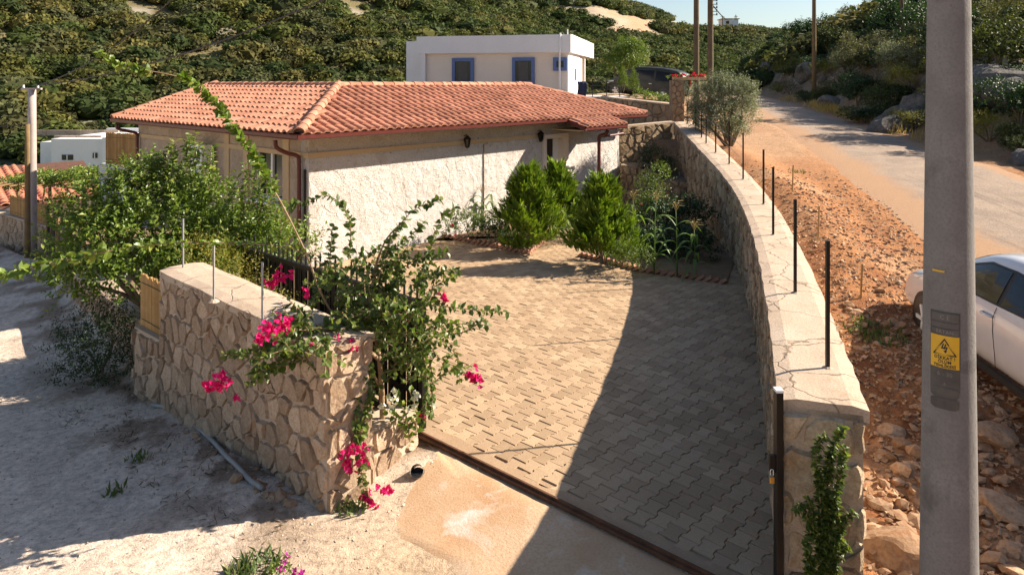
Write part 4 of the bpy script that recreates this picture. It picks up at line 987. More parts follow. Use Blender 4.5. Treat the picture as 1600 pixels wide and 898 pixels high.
for pts, da, db, sp, L, st in shoots:
    p = path(pts, da, db, 8); (yg if (pts[0][0] in (430, 235, 170) or pts[-1][0] == -40) else lg).append(lv(stem_leaves(p, sp*.85, L*.82, .85, start=st))); tw.append(tube(p, [max(.0025, .006*(1-.6*i/len(p))) for i in range(len(p))], 5))
mass = []                                                         # the dense middle: many short random twigs
boxes = [(500, 700, 400, 500, 7.0, 7.45, 85), (500, 690, 470, 560, 6.75, 7.4, 85), (400, 520, 505, 555, 6.2, 6.9, 34), (600, 690, 540, 600, 6.9, 7.35, 18)]
for x0, x1, y0, y1, d0, d1, n in boxes:
    for _ in range(n):
        # keep the outline loose: reject the corners of the box
        while True:
            a, b = rnd.random(), rnd.random()
            if (a-.5)**2+(b-.5)**2 < .24 or rnd.random() < .2: break
        p = P(x0+(x1-x0)*a, y0+(y1-y0)*b, rnd.uniform(d0, d1))
        d = V((rnd.uniform(-1, 1), rnd.uniform(-.8, .8), rnd.uniform(-.5, .9))).normalized()*rnd.uniform(.18, .42)
        mass.append([p, p+d*.5+V((0, 0, .03)), p+d])
for p in mass:
    lg.append(lv(stem_leaves(p, .026, .066, .85))); tw.append(tube(p, .0035, 4))
fol('leaves', cat(*lg), 'leaf_boug', bg); fol('bright_leaves', cat(*yg), 'leaf_bright', bg); part('twigs', join(*tw), M['vinebark'], bg)['kind'] = 'stuff'  # long-shoot leaves take a brighter green that stands in for backlight
def flowers(parent, c, r, n, mat, size=.038, name='flower_cluster'):
    B, A, Nn = [], [], []
    for _ in range(n):
        q = np.array(c)+rs.normal(0, 1, 3)*r*np.array([1, .7, .75])*.55; up = unit(rs.normal(0, 1, 3)+np.array([.3, -.6, .5]))
        x = unit(np.cross(up, rs.normal(0, 1, 3))); y = np.cross(up, x)
        for k in range(3):
            a = k*2.094; o = x*math.cos(a)+y*math.sin(a); B.append(q); A.append(unit(o+up*.7)); Nn.append(up-o*.4)
    L = size*rs.uniform(.8, 1.2, len(B)); g = leafgeo(np.array(B), np.array(A), np.array(Nn), L, L*.95, .15, .05)
    o = bulk(name, g[0], g[1], M[mat], parent); o['kind'] = 'stuff'; return o
for x, y, D, r, n in ((442, 432, 6.9, .07, 16), (420, 442, 6.9, .06, 12), (440, 504, 6.3, .09, 26), (418, 518, 6.2, .09, 24), (400, 530, 6.15, .06, 10), (345, 594, 6.15, .08, 22), (332, 606, 6.15, .07, 16), (371, 622, 6.2, .03, 4),
                      (545, 538, 6.6, .05, 7), (528, 530, 6.6, .04, 5), (478, 452, 6.9, .02, 3), (482, 463, 6.9, .03, 4), (692, 464, 6.9, .04, 6), (697, 470, 6.9, .03, 4), (736, 586, 6.7, .07, 14), (748, 597, 6.7, .06, 12),
                      (540, 706, 6.55, .07, 14), (560, 702, 6.5, .06, 12), (545, 728, 6.5, .06, 12), (566, 718, 6.5, .05, 8), (570, 775, 6.5, .05, 10), (600, 765, 6.5, .06, 12), (582, 790, 6.5, .04, 7), (655, 650, 7.2, .035, 5), (486, 540, 6.5, .04, 5), (553, 545, 6.6, .04, 5)):
    flowers(bg, P(x, y, D), r, n, 'pink')
wf = plant('white_bougainvillea', V((-1.0, 7.2, .2)), 'small white-flowered bougainvillea sprig in front of the gate', 'bougainvillea')
wl = [lv(stem_leaves(path(pp, 7.1, 7.05, 5), .022, .075, .8)) for pp in (((640, 690), (635, 650), (620, 620)), ((650, 680), (650, 640), (640, 610)), ((640, 670), (615, 650), (600, 640)))]
fol('leaves', cat(*wl), 'leaf_bright', wf)
part('stem', join(*[tube(path(pp, 7.1, 7.05, 5), .006, 5) for pp in (((640, 690), (635, 650), (620, 620)), ((650, 680), (650, 640), (640, 610)))]), M['vinebark'], wf)
for x, y in ((595, 634), (606, 620), (616, 610), (616, 633), (634, 640), (648, 622), (652, 614), (618, 622), (645, 632)): flowers(wf, P(x, y, 7.0), .028, 5, 'white_flower', .034)

# ------------------------------------------------------------------ big bush behind the lane wall
tb = V((-5.0, 10.5, .1)); bush = plant('leafy_tree', tb, 'large bright-leaved bushy tree hanging over the lane wall', 'tree')
cl = [(P(170, 400, 10.3), (.75, .6, .55)), (P(250, 380, 10.6), (.9, .7, .7)), (P(330, 400, 10.9), (.8, .7, .6)), (P(150, 330, 10.6), (.55, .5, .4)), (P(230, 310, 10.8), (.7, .6, .5)), (P(300, 330, 11.0), (.65, .6, .42)), (P(395, 372, 11.3), (.65, .6, .35)),
      (P(430, 390, 11.2), (.6, .5, .35)), (P(200, 440, 10.2), (.7, .5, .4)), (P(130, 440, 10.2), (.45, .4, .35)), (P(390, 420, 11.0), (.6, .5, .35)), (P(340, 450, 10.4), (.5, .4, .3)), (P(115, 370, 10.4), (.35, .4, .35)), (P(285, 440, 10.3), (.5, .4, .35)), (P(350, 375, 11), (.6, .6, .35))]
g1 = crown(cl, 2300, .30, 9, .097, .50, .55, .45)
ups = []
for (x, y0, y1) in ((285, 280, 200), (245, 290, 228), (310, 300, 215), (330, 300, 255), (335, 320, 225), (380, 340, 255), (410, 350, 290), (180, 330, 255), (205, 320, 262), (270, 290, 240), (150, 350, 275), (225, 300, 250), (355, 330, 280), (440, 380, 300), (120, 360, 310), (100, 400, 330), (300, 260, 205), (395, 330, 245), (260, 270, 215), (420, 340, 275)):
    for k in range(3):
        b = P(x+rnd.uniform(-10, 10), y0, 10.7+rnd.uniform(-.2, .3)); e = P(x+rnd.uniform(-14, 14), y1+rnd.uniform(0, 25), 10.6+rnd.uniform(-.2, .2)); ups.append([b, b.lerp(e, .5)+V((rnd.uniform(-.04, .04), 0, 0)), e])
g2 = cat(*[lv(stem_leaves(p, .018, .085, .5)) for p in ups])
fol('leaves', cat(g1, g2), 'leaf_bright', bush)
part('trunk', limbs(tb, [c[0] for c in cl], .06, .012, .12), M['bark'], bush, True)
part('shoots', join(*[tube(p, .005, 4) for p in ups]), M['bark'], bush)['kind'] = 'stuff'
sb = G(155, 585, -.35); sh = plant('lane_shrub', sb, 'dark feathery shrub in shade at the foot of the lane wall', 'shrub')
cl = [(P(150, 560, 10.0), (.5, .4, .35)), (P(180, 525, 10.0), (.4, .35, .3)), (P(115, 540, 10.0), (.3, .3, .25)), (P(185, 585, 9.8), (.35, .3, .25)), (P(130, 590, 9.9), (.35, .3, .2)), (P(160, 495, 10.1), (.35, .3, .25))]
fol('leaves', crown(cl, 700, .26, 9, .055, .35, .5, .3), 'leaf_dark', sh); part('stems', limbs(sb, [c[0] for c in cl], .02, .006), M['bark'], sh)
# plants between wall and gate
gb = V((-3.3, 9.1, .1)); gp_ = plant('garden_shrub', gb, 'yellow-green shrub growing between lane wall and open gate', 'shrub')
cl = [(P(370, 445, 9.3), (.35, .3, .3)), (P(350, 420, 9.6), (.3, .3, .25)), (P(400, 470, 8.8), (.3, .25, .25)), (P(430, 490, 8.5), (.25, .2, .2)), (P(320, 400, 9.8), (.3, .3, .25))]
fol('leaves', crown(cl, 380, .2, 8, .05, .4, .6, .3), 'yellow_shrub', gp_); part('stems', limbs(gb, [c[0] for c in cl], .015, .005), M['bark'], gp_)

# ------------------------------------------------------------------ conifers in the court
def conifer(base, h, w, label, seed):
    global rs
    e = plant('conifer', base, label, 'conifer', 'conifers in the court beds'); st = np.random.RandomState(seed); n = 1000
    t = st.uniform(.02, 1, n)**.9; a = st.uniform(0, 2*math.pi, n)
    lob = 1+.24*np.sin(a*3+seed+t*4)+.20*np.sin(a*5+t*13)+.12*np.sin(t*31+a*2); prof = np.where(t < .16, .70+.30*t/.16, (1-(t-.16)/.84)**1.05)*lob+.03
    r = w/2*prof*(.25+.75*st.uniform(0, 1, n)**.55); z = h*(t*.86)
    m = 85; ti = st.uniform(.02, 1, m)**.85; ai = np.arange(m)*2.4+st.uniform(-.4, .4, m); pi_ = np.where(ti < .16, .70+.30*ti/.16, (1-(ti-.16)/.84)**.95)*st.uniform(.75, 1.15, m)
    k = st.randint(0, m, n); q = st.uniform(0, 1, n)**.6; a = ai[k]+st.normal(0, .16, n)/np.maximum(pi_[k], .3); r = w/2*pi_[k]*(.28+.72*q)+.02; z = np.maximum(0, h*ti[k]*.84+(q-.6)*.20+st.normal(0, .03, n)); t = ti[k]
    b = np.array(base)+np.stack([r*np.cos(a), r*np.sin(a), z+.02], 1); out = np.stack([np.cos(a), np.sin(a), 0*a], 1)
    d = unit(out*.55+np.array([0, 0, 1.])*(.75+.3*t)[:, None]+st.normal(0, .22, out.shape)); sl = .30*st.uniform(.6, 1.4, n)*(h/1.8)
    B, A, Nn, Ls = [], [], [], []; side = unit(np.cross(d, out+st.normal(0, .4, out.shape)))
    for j in range(9):
        k = (j+1)/9*.8; sg = 1 if j % 2 else -1
        if j == 8: sg = 0
        B.append(b+d*(sl*k)[:, None]); A.append(unit(d+side*sg*.65+st.normal(0, .12, d.shape))); Nn.append(out+st.normal(0, .3, d.shape)); Ls.append(sl*(.55-.25*k) if sg else sl*.4)
    B, A, Nn, Ls = map(np.concatenate, (B, A, Nn, Ls)); fol('foliage', leafgeo(B, A, Nn, Ls, Ls*.32, .1, 0), 'conifer', e)
    part('trunk', tube([base, base+V((0, 0, h*.8))], [.035, .01], 7), M['bark'], e)
conifer(G(826, 388, .03), 1.82, 1.70, 'bright green conifer at the corner of left flower bed', 1)
conifer(P(872, 345, 18.0)*1 if False else V((1.12, 17.6, .03)), 1.72, 1.35, 'conifer standing in front of the house door', 2)
conifer(G(940, 412, .03), 1.78, 1.42, 'full conifer at the left edge of the corn bed', 3)
# ------------------------------------------------------------------ corn
def corn(base, h, label, seed):
    r = random.Random(seed); e = plant('corn_plant', base, label, 'corn', 'corn in the court bed'); b = V(base)
    lean = V((r.uniform(-.06, .06), r.uniform(-.05, .05), 0)); sp = [b+lean*t*t+V((0, 0, h*t)) for t in (0, .25, .5, .75, .9)]
    part('stalk', tube(sp, [.016, .015, .012, .009, .006], 7), M['corn'], e, True)
    for k in range(9):
        t = .12+.74*k/9; p0 = b+lean*t*t+V((0, 0, h*t)); a = k*math.pi+r.uniform(-.6, .6)+seed; d = V((math.cos(a), math.sin(a)*.8, 0)); ln = r.uniform(.42, .66); sdv = d.cross(V((0, 0, 1))).normalized()
        vs, fs = [], []; m = 7
        for i in range(m+1):
            u = i/m; c = p0+d*ln*(u*.9)+V((0, 0, ln*(.85*u-1.25*u*u))); w = .034*(math.sin(math.pi*min(1, u*.9+.12)))*(1.0 if u < .95 else .3)
            vs += [c-sdv*w+V((0, 0, .010)), c, c+sdv*w+V((0, 0, .010))]
        for i in range(m): fs += [(3*i, 3*i+1, 3*i+4, 3*i+3), (3*i+1, 3*i+2, 3*i+5, 3*i+4)]
        part('leaf', (vs, fs), M['corn'], e, True)
    top = sp[-1]; gs = [tube([top, top+V((0, 0, .24))], [.005, .002], 4)]
    for k in range(9):
        a = k*2.4; d = V((math.cos(a), math.sin(a), 0)); gs.append(tube([top+V((0, 0, .02*k*.6)), top+d*.07+V((0, 0, .11+.01*k)), top+d*.17+V((0, 0, .10+.012*k))], [.007, .006, .002], 4))
    part('tassel', join(*gs), M['tassel'], e)
for k, (x, y, top, lab) in enumerate(((992, 412, 290, 'corn plant closest to the full conifer, with pale tassel'), (1022, 428, 290, 'tall corn plant in the middle of the bed'), (1058, 432, 306, 'corn plant with wide drooping tassel right of the tallest one'), (1086, 433, 342, 'short corn plant nearest to the curving wall'))):
    b = G(x, y, .03); corn(b, (y-top)*b.y/F*.9, lab, k+1)
for k, (x, y, h_) in enumerate(((733, 356, .9), (752, 358, 1.0), (765, 352, .95))):
    b = G(x, y, .03); corn(b, h_, ['dry thin corn plant by the sunlit house wall, leftmost of three', 'dry thin corn plant by the sunlit house wall, middle of three', 'dry thin corn plant by the sunlit house wall, rightmost of three'][k], k+9)
# ------------------------------------------------------------------ low bed plants
def bushy(name, label, cat_, clumps, n, shoot, per, L, W, mat, base, fl=None, up=.5, surf=.3, group=None):
    e = plant(name, base, label, cat_, group); fol('leaves', crown(clumps, n, shoot, per, L, W, up, surf), mat, e)
    part('stems', limbs(base, [c[0] for c in clumps], .012, .004), M['bark'], e)
    if fl:
        for p in fl[0]: flowers(e, p, fl[2], fl[3], fl[1], fl[4], 'bloom')
    return e
b = G(735, 378, .03); bushy('rose_bush', 'low rose bush with red blooms by the sunlit wall', 'rose bush', [(P(725, 350, b.y), (.4, .35, .28)), (P(755, 358, b.y), (.35, .3, .3)), (P(705, 365, b.y), (.2, .2, .16))], 260, .16, 8, .055, .7, 'leaf_boug', b, ([P(708, 352, b.y-.3), P(702, 338, b.y), P(795, 303, b.y), P(712, 366, b.y-.3)], 'red_flower', .03, 5, .035))
b = G(775, 384, .03); bushy('leafy_shrub', 'dark low shrub between the rose bush and conifer', 'shrub', [(P(772, 365, b.y), (.3, .3, .26)), (P(786, 345, b.y+.5), (.3, .3, .3))], 180, .16, 8, .06, .5, 'leaf_dark', b)
b = G(878, 380, .03); bushy('lavender', 'grey-green lavender mound beside path to the door', 'lavender', [(P(872, 360, b.y), (.36, .3, .28)), (P(858, 372, b.y), (.25, .2, .18))], 420, .2, 6, .05, .22, 'lavender', b, ([P(868, 345, b.y-.2), P(860, 340, b.y-.2)], 'red_flower', .04, 4, .02), .9)
b = G(812, 392, .03); bushy('lavender', 'small grey-green lavender tuft at the bed corner', 'lavender', [(P(808, 382, b.y-.1), (.24, .2, .14)), (P(824, 388, b.y-.1), (.16, .15, .1))], 220, .16, 6, .045, .22, 'lavender', b, None, .9)
b = V((3.3, 15.6, .03)); bushy('vegetable_foliage', 'dense dark vegetable leaves behind the corn', 'vegetables', [(P(1010, 390, 15.4), (.5, .5, .42)), (P(1050, 385, 15.8), (.6, .5, .5)), (P(1090, 390, 15.0), (.4, .4, .38)), (P(1030, 345, 16.6), (.6, .5, .45)), (P(1075, 340, 16.6), (.6, .5, .4))], 900, .22, 8, .085, .6, 'leaf_dark', b, ([P(1003, 320, 15.2), P(1052, 425, 14.2), P(1068, 405, 14.4)], 'pink', .02, 2, .03))
b = V((3.35, 17.4, .03)); bushy('tall_weed', 'tall light green flowering weed behind the corn', 'weed', [(P(1015, 300, 17.2), (.35, .3, .4)), (P(1030, 275, 17.3), (.25, .25, .25)), (P(1008, 330, 17), (.35, .3, .4))], 330, .2, 8, .055, .4, 'leaf_bright', b)
b = V((2.62, 14.3, .03)); bushy('dill_plant', 'feathery green plant at the foot of the full conifer', 'herb', [(P(975, 405, 14.0), (.3, .25, .26)), (P(1000, 412, 13.9), (.3, .25, .24))], 300, .2, 8, .05, .25, 'leaf_bright', b, None, .8)
b = V((4.3, 22.0, 1.12)); bushy('trailing_plant', 'dark trailing plant spilling from the half-round planter', 'plant', [(P(1020, 246, 21.9), (.42, .35, .28)), (P(1040, 262, 21.6), (.3, .3, .3)), (P(1012, 262, 21.7), (.25, .25, .28))], 420, .22, 7, .07, .35, 'leaf_dark', b)
# creeper on the right-hand wall end
vb = V((2.3, 4.93, -.15)); vine = plant('creeper', vb, 'green creeper climbing the shaded end of curving wall', 'creeper'); vl, vt = [], []
for pts in ([(1290, 930), (1285, 860), (1288, 790), (1296, 730), (1306, 690), (1318, 668)], [(1285, 870), (1268, 820), (1250, 790), (1243, 800)], [(1290, 800), (1310, 760), (1320, 700)], [(1270, 920), (1300, 850), (1320, 815), (1335, 800)], [(1300, 920), (1310, 870), (1325, 850)], [(1278, 760), (1276, 700), (1290, 680)], [(1260, 900), (1290, 840), (1300, 800)], [(1288, 850), (1282, 800), (1280, 740)], [(1275, 930), (1262, 860), (1270, 810), (1262, 780)], [(1310, 930), (1300, 880), (1312, 830), (1304, 770)], [(1282, 900), (1296, 840), (1290, 760), (1300, 700)]):
    p = path(pts, 4.98, 4.96, 8); vt.append(tube(p, .005, 5)); vl += [lv(stem_leaves(p, .0028, .048, .55, 2.0, .3, .9))]
fol('leaves', cat(*vl), 'leaf_boug', vine); part('stem', join(*vt), M['vinebark'], vine)
# olive tree by the road
ob = G(1140, 230, hz(7.6, 23.5)); ol_ = plant('olive_tree', ob, 'silvery olive tree on the verge behind the curving wall', 'tree'); Do = ob.y
cl = [(P(1110, 160, Do), (.65, .6, .55)), (P(1145, 155, Do), (.7, .6, .6)), (P(1125, 190, Do-.3), (.8, .7, .45)), (P(1160, 180, Do), (.5, .5, .4)), (P(1095, 185, Do), (.45, .45, .4)), (P(1125, 135, Do), (.35, .4, .3)), (P(1160, 150, Do), (.4, .4, .4)), (P(1120, 208, Do-.3), (.6, .5, .3)), (P(1150, 205, Do), (.4, .4, .3))]
fol('leaves', crown(cl, 3300, .30, 8, .10, .24, .6, .3), 'olive', ol_); part('trunk', limbs(ob-V((0, 0, .1)), [c[0] for c in cl], .055, .012, .1), M['bark'], ol_, True)
tb = V((P(978, 120, 53).x, 53, hz(P(978, 120, 53).x, 53))); ft = plant('green_tree', tb, 'rounded bright green tree standing behind the dark minivan', 'tree')
cl = [(P(975, 95, 53), (1.2, 1.1, 1.0)), (P(960, 105, 53), (.9, .9, .8)), (P(992, 85, 53), (.9, .9, .9)), (P(990, 110, 53), (.8, .8, .7)), (P(978, 75, 53), (.7, .7, .6))]
fol('leaves', crown(cl, 900, .5, 8, .16, .5, .5, .55), 'leaf_bright', ft); part('trunk', limbs(tb, [c[0] for c in cl], .12, .03), M['bark'], ft)
# ------------------------------------------------------------------ hillside scrub (a far wood that reads as one mass)
def proto(n, q, lobes, seed, core=.62):
    st = np.random.RandomState(seed); lc = unit(st.normal(0, 1, (lobes, 3)))*st.uniform(.25, .55, (lobes, 1)); lc[:, 2] = np.abs(lc[:, 2])*.75+.18; lr = st.uniform(.38, .6, lobes)
    k = st.randint(0, lobes, n); d = unit(st.normal(0, 1, (n, 3))); d[:, 2] = np.where(d[:, 2] < -.3, -d[:, 2], d[:, 2]); p = lc[k]+d*lr[k][:, None]*st.uniform(.82, 1.08, (n, 1)); p[:, 2] = np.maximum(p[:, 2], .02)
    nn = unit(d+st.normal(0, .55, d.shape)); t = unit(np.cross(nn, st.normal(0, 1, nn.shape))); s = np.cross(nn, t); sz = q*st.uniform(.6, 1.3, (n, 1))
    v = np.stack([p-t*sz, p+s*sz*.6, p+t*sz, p-s*sz*.6], 1).reshape(-1, 3); o = (np.arange(n)*4)[:, None]
    f = np.concatenate([np.array([[0, 1, 2]])+o, np.array([[0, 2, 3]])+o])
    bm = bmesh.new(); bmesh.ops.create_icosphere(bm, subdivisions=1, radius=core); cv = np.array([tuple(x.co) for x in bm.verts]); cf = np.array([[x.index for x in g.verts] for g in bm.faces]); bm.free()
    cv = cv*(1+st.uniform(-.2, .2, (len(cv), 1))); cv[:, 2] = cv[:, 2]*.8+.38
    return cat((cv, cf), (v, f))
FARP = [proto(200, .115, 7, s, .56) for s in range(4)]; MIDP = [proto(350, .095, 7, 20+s, .55) for s in range(4)]
hm_, nt, b, N, L = newmat('hillside_scrub'); at = N.new('ShaderNodeAttribute'); at.attribute_name = 'tint'
rp = N.new('ShaderNodeNewGeometry').outputs['Random Per Island']; c = mixc(nt, 1., at.outputs['Color'], ramp(nt, rp, [(0., .82), (1., 1.18)]), 'MULTIPLY')
L.new(c, b.inputs['Base Color']); b.inputs['Roughness'].default_value = .75; b.inputs['Specular IOR Level'].default_value = .15
tr = N.new('ShaderNodeBsdfTranslucent'); mx = N.new('ShaderNodeMixShader'); mx.inputs[0].default_value = .30; L.new(c, tr.inputs['Color']); out_ = [n for n in N if n.type == 'OUTPUT_MATERIAL'][0]
L.new(b.outputs[0], mx.inputs[1]); L.new(tr.outputs[0], mx.inputs[2]); L.new(mx.outputs[0], out_.inputs['Surface'])
PAL = np.array([(.050, .072, .018), (.066, .088, .022), (.088, .105, .026), (.118, .118, .030), (.042, .060, .018), (.090, .098, .040), (.135, .122, .036), (.075, .075, .028)])
def scatter(name, n, th0, th1, d0, d1, protos, s0, s1, reject, label, cat_, seed, dens=None):
    st = np.random.RandomState(seed); th = st.uniform(th0, th1, n); d = np.sqrt(st.uniform(d0*d0, d1*d1, n)); X, Y = th*d, d; Z = height(X, Y, False)
    px, py = CX+F*X/Y, HY-F*(Z-H)/Y; ok = ~reject(X, Y, Z, px, py, st); X, Y, Z = X[ok], Y[ok], Z[ok]; m = len(X)
    pt = fbm(X*.035, Y*.035, 4); sc_ = (s0+(s1-s0)*st.uniform(0, 1, m)**1.6)*(.75+.6*pt); kk = st.randint(0, len(protos), m); rz = st.uniform(0, 6.28, m)
    ci = np.clip((pt-.28)/.4*len(PAL)*.55+st.normal(0, 1.5, m)+1.2, 0, len(PAL)-1).astype(int); ci = np.where(st.uniform(0, 1, m) < .25, st.randint(0, len(PAL), m), ci)
    vs, fs, cs2, off_ = [], [], [], 0
    for i, pr in enumerate(protos):
        q = np.where(kk == i)[0]
        if len(q) == 0: continue
        c_, s_ = np.cos(rz[q])[:, None], np.sin(rz[q])[:, None]; v = pr[0]; hs_ = sc_[q][:, None]
        x = (v[:, 0]*c_-v[:, 1]*s_)*hs_*1.1+X[q][:, None]; y = (v[:, 0]*s_+v[:, 1]*c_)*hs_*1.1+Y[q][:, None]; z = v[:, 2]*hs_*.95+Z[q][:, None]-.12*hs_
        vs.append(np.stack([x, y, z], -1).reshape(-1, 3)); fs.append((pr[1][None]+(np.arange(len(q))*len(v))[:, None, None]).reshape(-1, 3)+off_); off_ += len(q)*len(v)
        tc = PAL[ci[q]]*st.uniform(.85, 1.2, (len(q), 1)); cs2.append(np.repeat(np.concatenate([tc, np.ones((len(q), 1))], 1), len(v), 0))
    o = bulk(name, np.concatenate(vs), np.concatenate(fs), hm_, None, (0, 0, 0), False, np.concatenate(cs2)); tag(o, label, cat_, None, 'stuff'); return o
def rej_hill(X, Y, Z, px, py, st):
    r = np.hypot(X, Y); s = np.zeros(X.shape, bool)
    for (a, b, w) in SCAR: s |= np.hypot((px-a)/25, (py-b)/(w*1.1)) < 1.0
    gap = fbm(X*.09+40, Y*.09, 4) > .63
    return s | (py < -60) | ((X > xr(Y)-6) & (Y < 105)) | (gap & (st.uniform(0, 1, X.shape) < .8)) | ((r < 60) & (px > 520)) | ((py > 165) & (px > 230) & (px < 1180)) | (px < -20)
scatter('hillside_scrub', 17000, -.74, .40, 100, 240, FARP, 1.2, 2.9, rej_hill, 'dense green scrub covering the big hillside behind the houses', 'scrub', 1)
scatter('valley_scrub', 1500, -.74, .36, 52, 104, MIDP, 1.3, 2.9, rej_hill, 'olive-green scrub at the foot of the hill behind the roof', 'scrub', 2)
def rej_right(X, Y, Z, px, py, st):
    return (X < xr(Y)+1.5) | (py < -90) | (Y < 55) 
scatter('ridge_scrub', 1300, .30, .80, 55, 150, FARP, 1.2, 2.6, rej_right, 'dark scrub on the upper slope right of the road', 'scrub', 3)
# rocks strewn on the hill
# ------------------------------------------------------------------ near shrubs on the bank right of the road
def shrub_mesh(name, mat, n, L, W, seed, lobes=6):
    global rs
    keep_, rs = rs, np.random.RandomState(seed); r = random.Random(seed)
    cl = [((r.uniform(-.5, .5), r.uniform(-.5, .5), r.uniform(.3, .75)), (r.uniform(.32, .5), r.uniform(.32, .5), r.uniform(.25, .42))) for _ in range(lobes)]
    g = crown(cl, n, .20, 7, L, W, .5, .5); st_ = limbs((0, 0, 0), [c[0] for c in cl], .03, .008)
    rs = keep_
    me = bpy.data.meshes.new(name); v = np.concatenate([g[0], np.array([tuple(x) for x in st_[0]])]); 
    fs = [tuple(f) for f in g[1]]; k = len(g[0])
    lo = bulk(name, g[0], g[1], M[mat]); me = lo.data; bpy.data.objects.remove(lo)
    sm = raw_mesh('stems', st_[0], st_[1]); sm.materials.append(M['bark']); return me, sm
KINDS = [('dusty rounded shrub on the rocky bank right of the road', shrub_mesh('foliage', 'maquis_b', 520, .085, .5, 1)), ('dark dense shrub on the rocky bank right of the road', shrub_mesh('foliage', 'maquis_a', 560, .085, .5, 2)),
         ('deep green oak scrub on the rocky bank right of the road', shrub_mesh('foliage', 'leaf_dark', 560, .09, .55, 3)), ('yellow-green shrub on the rocky bank right of the road', shrub_mesh('foliage', 'yellow_shrub', 520, .075, .3, 4)),
         ('brown dry shrub on the rocky bank right of the road', shrub_mesh('foliage', 'brown_shrub', 520, .06, .3, 5)), ('silvery shrub on the rocky bank right of the road', shrub_mesh('foliage', 'olive', 560, .085, .28, 6))]
def where(x, y):
    px = CX+F*x/y; e_ = x-float(xr(y))
    a = 'at the road edge' if e_ < 2.5 else 'halfway up' if e_ < 8 else 'high up'
    b = ', far left end' if px < 1200 else ', left of slim pole' if px < 1270 else ', right of slim pole' if px < 1350 else ', near the dark leaning pole' if px < 1450 else ', behind the concrete pole' if px < 1522 else ', right of the concrete pole'
    return a+b
def put_shrub(k, x, y, s, sz=1.0, label=None, group='shrubs on the roadside bank'):
    lab, (me, sm) = KINDS[k]; lab = lab.replace('on the rocky bank right of the road', 'on the bank, '+where(x, y)); e = empty('bank_shrub', (x, y, hz(x, y)-.05), label or lab, 'shrub', group, rnd.uniform(0, 6.28)); e.scale = (s, s, s*sz)
    o = bpy.data.objects.new('foliage', me); COL.objects.link(o); o.parent = e; o['kind'] = 'stuff'
    q = bpy.data.objects.new('stems', sm); COL.objects.link(q); q.parent = e
def ray_bank(px, py):                                              # where the sight line of a photo pixel meets the bank
    t = np.arange(12, 160, .1); X = (px-CX)/F*t; Zr = H-(py-HY)/F*t; hh = height(X, t, False); e = X-xr(t); ok = (hh >= Zr) & (e > .3); i = np.argmax(ok) if ok.any() else np.argmax(np.where(e > .3, hh-Zr, -99)); return X[i], t[i]
fixed = [(1545, 215, 3, 1.0, .95), (1560, 120, 1, 2.2, 1), (1590, 60, 0, 2.0, 1), (1535, 60, 0, 1.7, 1), (1395, 120, 5, 1.5, 1.1), (1385, 170, 1, 1.4, .9), (1360, 100, 0, 2.0, 1), (1425, 140, 3, 1.3, .9), (1430, 195, 3, .9, .7), (1340, 160, 2, 1.5, 1), (1285, 155, 1, 1.0, .8), (1300, 80, 1, 2.2, 1), (1215, 60, 2, 2.6, 1.1),
         (1240, 115, 1, 1.3, .7), (1180, 65, 0, 2.2, 1), (1170, 100, 3, 1.4, .7), (1160, 120, 4, 1.4, .8), (1225, 140, 3, 1.0, .6), (1350, 190, 2, 1.1, .6), (1410, 60, 2, 2.4, 1), (1330, 40, 0, 2.4, 1), (1265, 30, 2, 2.8, 1), (1480, 90, 2, 2.2, 1), (1500, 190, 1, 1.3, .8), (1595, 190, 2, 1.3, 1), (1590, 235, 1, .7, .8), (1440, 30, 2, 2.6, 1), (1400, 20, 1, 2.6, 1), (1560, 20, 2, 2.6, 1),
         (1310, 130, 4, 1.2, .8), (1370, 140, 4, 1.2, .9), (1410, 110, 0, 1.6, 1), (1270, 125, 4, .9, .7), (1250, 70, 3, 1.8, .8), (1225, 95, 4, 1.3, .7), (1195, 130, 1, 1.2, .7), (1325, 110, 5, 1.5, .8)]
for px, py, k, s, sz in fixed:
    x, y = ray_bank(px, min(py+6, 255)); put_shrub(k, x, y, s, sz)
rr2 = random.Random(5); cnt = 0
while cnt < 120:
    y = rr2.uniform(12, 62); x = float(xr(y))+rr2.uniform(.9, 26)
    px = CX+F*x/y
    if px > 1640 or px < 1120: continue
    k = rr2.choice([0, 1, 1, 2, 2, 2, 3, 4, 5, 0]); e_ = x-float(xr(y)); put_shrub(k, x, y, rr2.uniform(.45, .95)+min(e_, 14)*.08, rr2.uniform(.7, 1.05)); cnt += 1
# outcrop rocks
def rock_mesh(seed, sub=2, amp=.35):
    bm = bmesh.new(); bmesh.ops.create_icosphere(bm, subdivisions=sub, radius=1.0); st = random.Random(seed); pl = [(V((st.gauss(0, 1), st.gauss(0, 1), st.gauss(0, 1))).normalized(), st.uniform(.55, .9)) for _ in range(9)]
    for v in bm.verts:
        for n, d in pl:
            k = v.co.dot(n)
            if k > d: v.co -= n*(k-d)*.92
        v.co *= 1+st.uniform(-.05, .05)
    me = bpy.data.meshes.new('rock'); bm.to_mesh(me); bm.free(); return me
ROCKS = [rock_mesh(k, 3) for k in range(5)]
for me in ROCKS: me.materials.append(M['rock'])
rk = [(1235, 100, 1.5, 'large grey rock outcrop beside the roadside pole'), (1200, 115, 1.3, 'pale grey rock outcrop at the left of the bank'), (1265, 120, 1.1, 'grey boulder just left of the roadside pole'), (1560, 150, 1.2, 'dark grey overhanging boulder right of the concrete pole'), (1590, 165, .9, 'grey boulder at the right picture edge'), (1410, 200, 1.0, 'low broken rock beside the roadside shrubs'), (1440, 175, .9, 'reddish grey rock next to the concrete pole, above the road'), (1170, 110, 1.0, 'small rock outcrop at the far end of bank'), (1390, 215, .7, 'low boulder under the yellow shrub by the road edge'), (1300, 165, .6, 'small boulder behind the dry grass')]
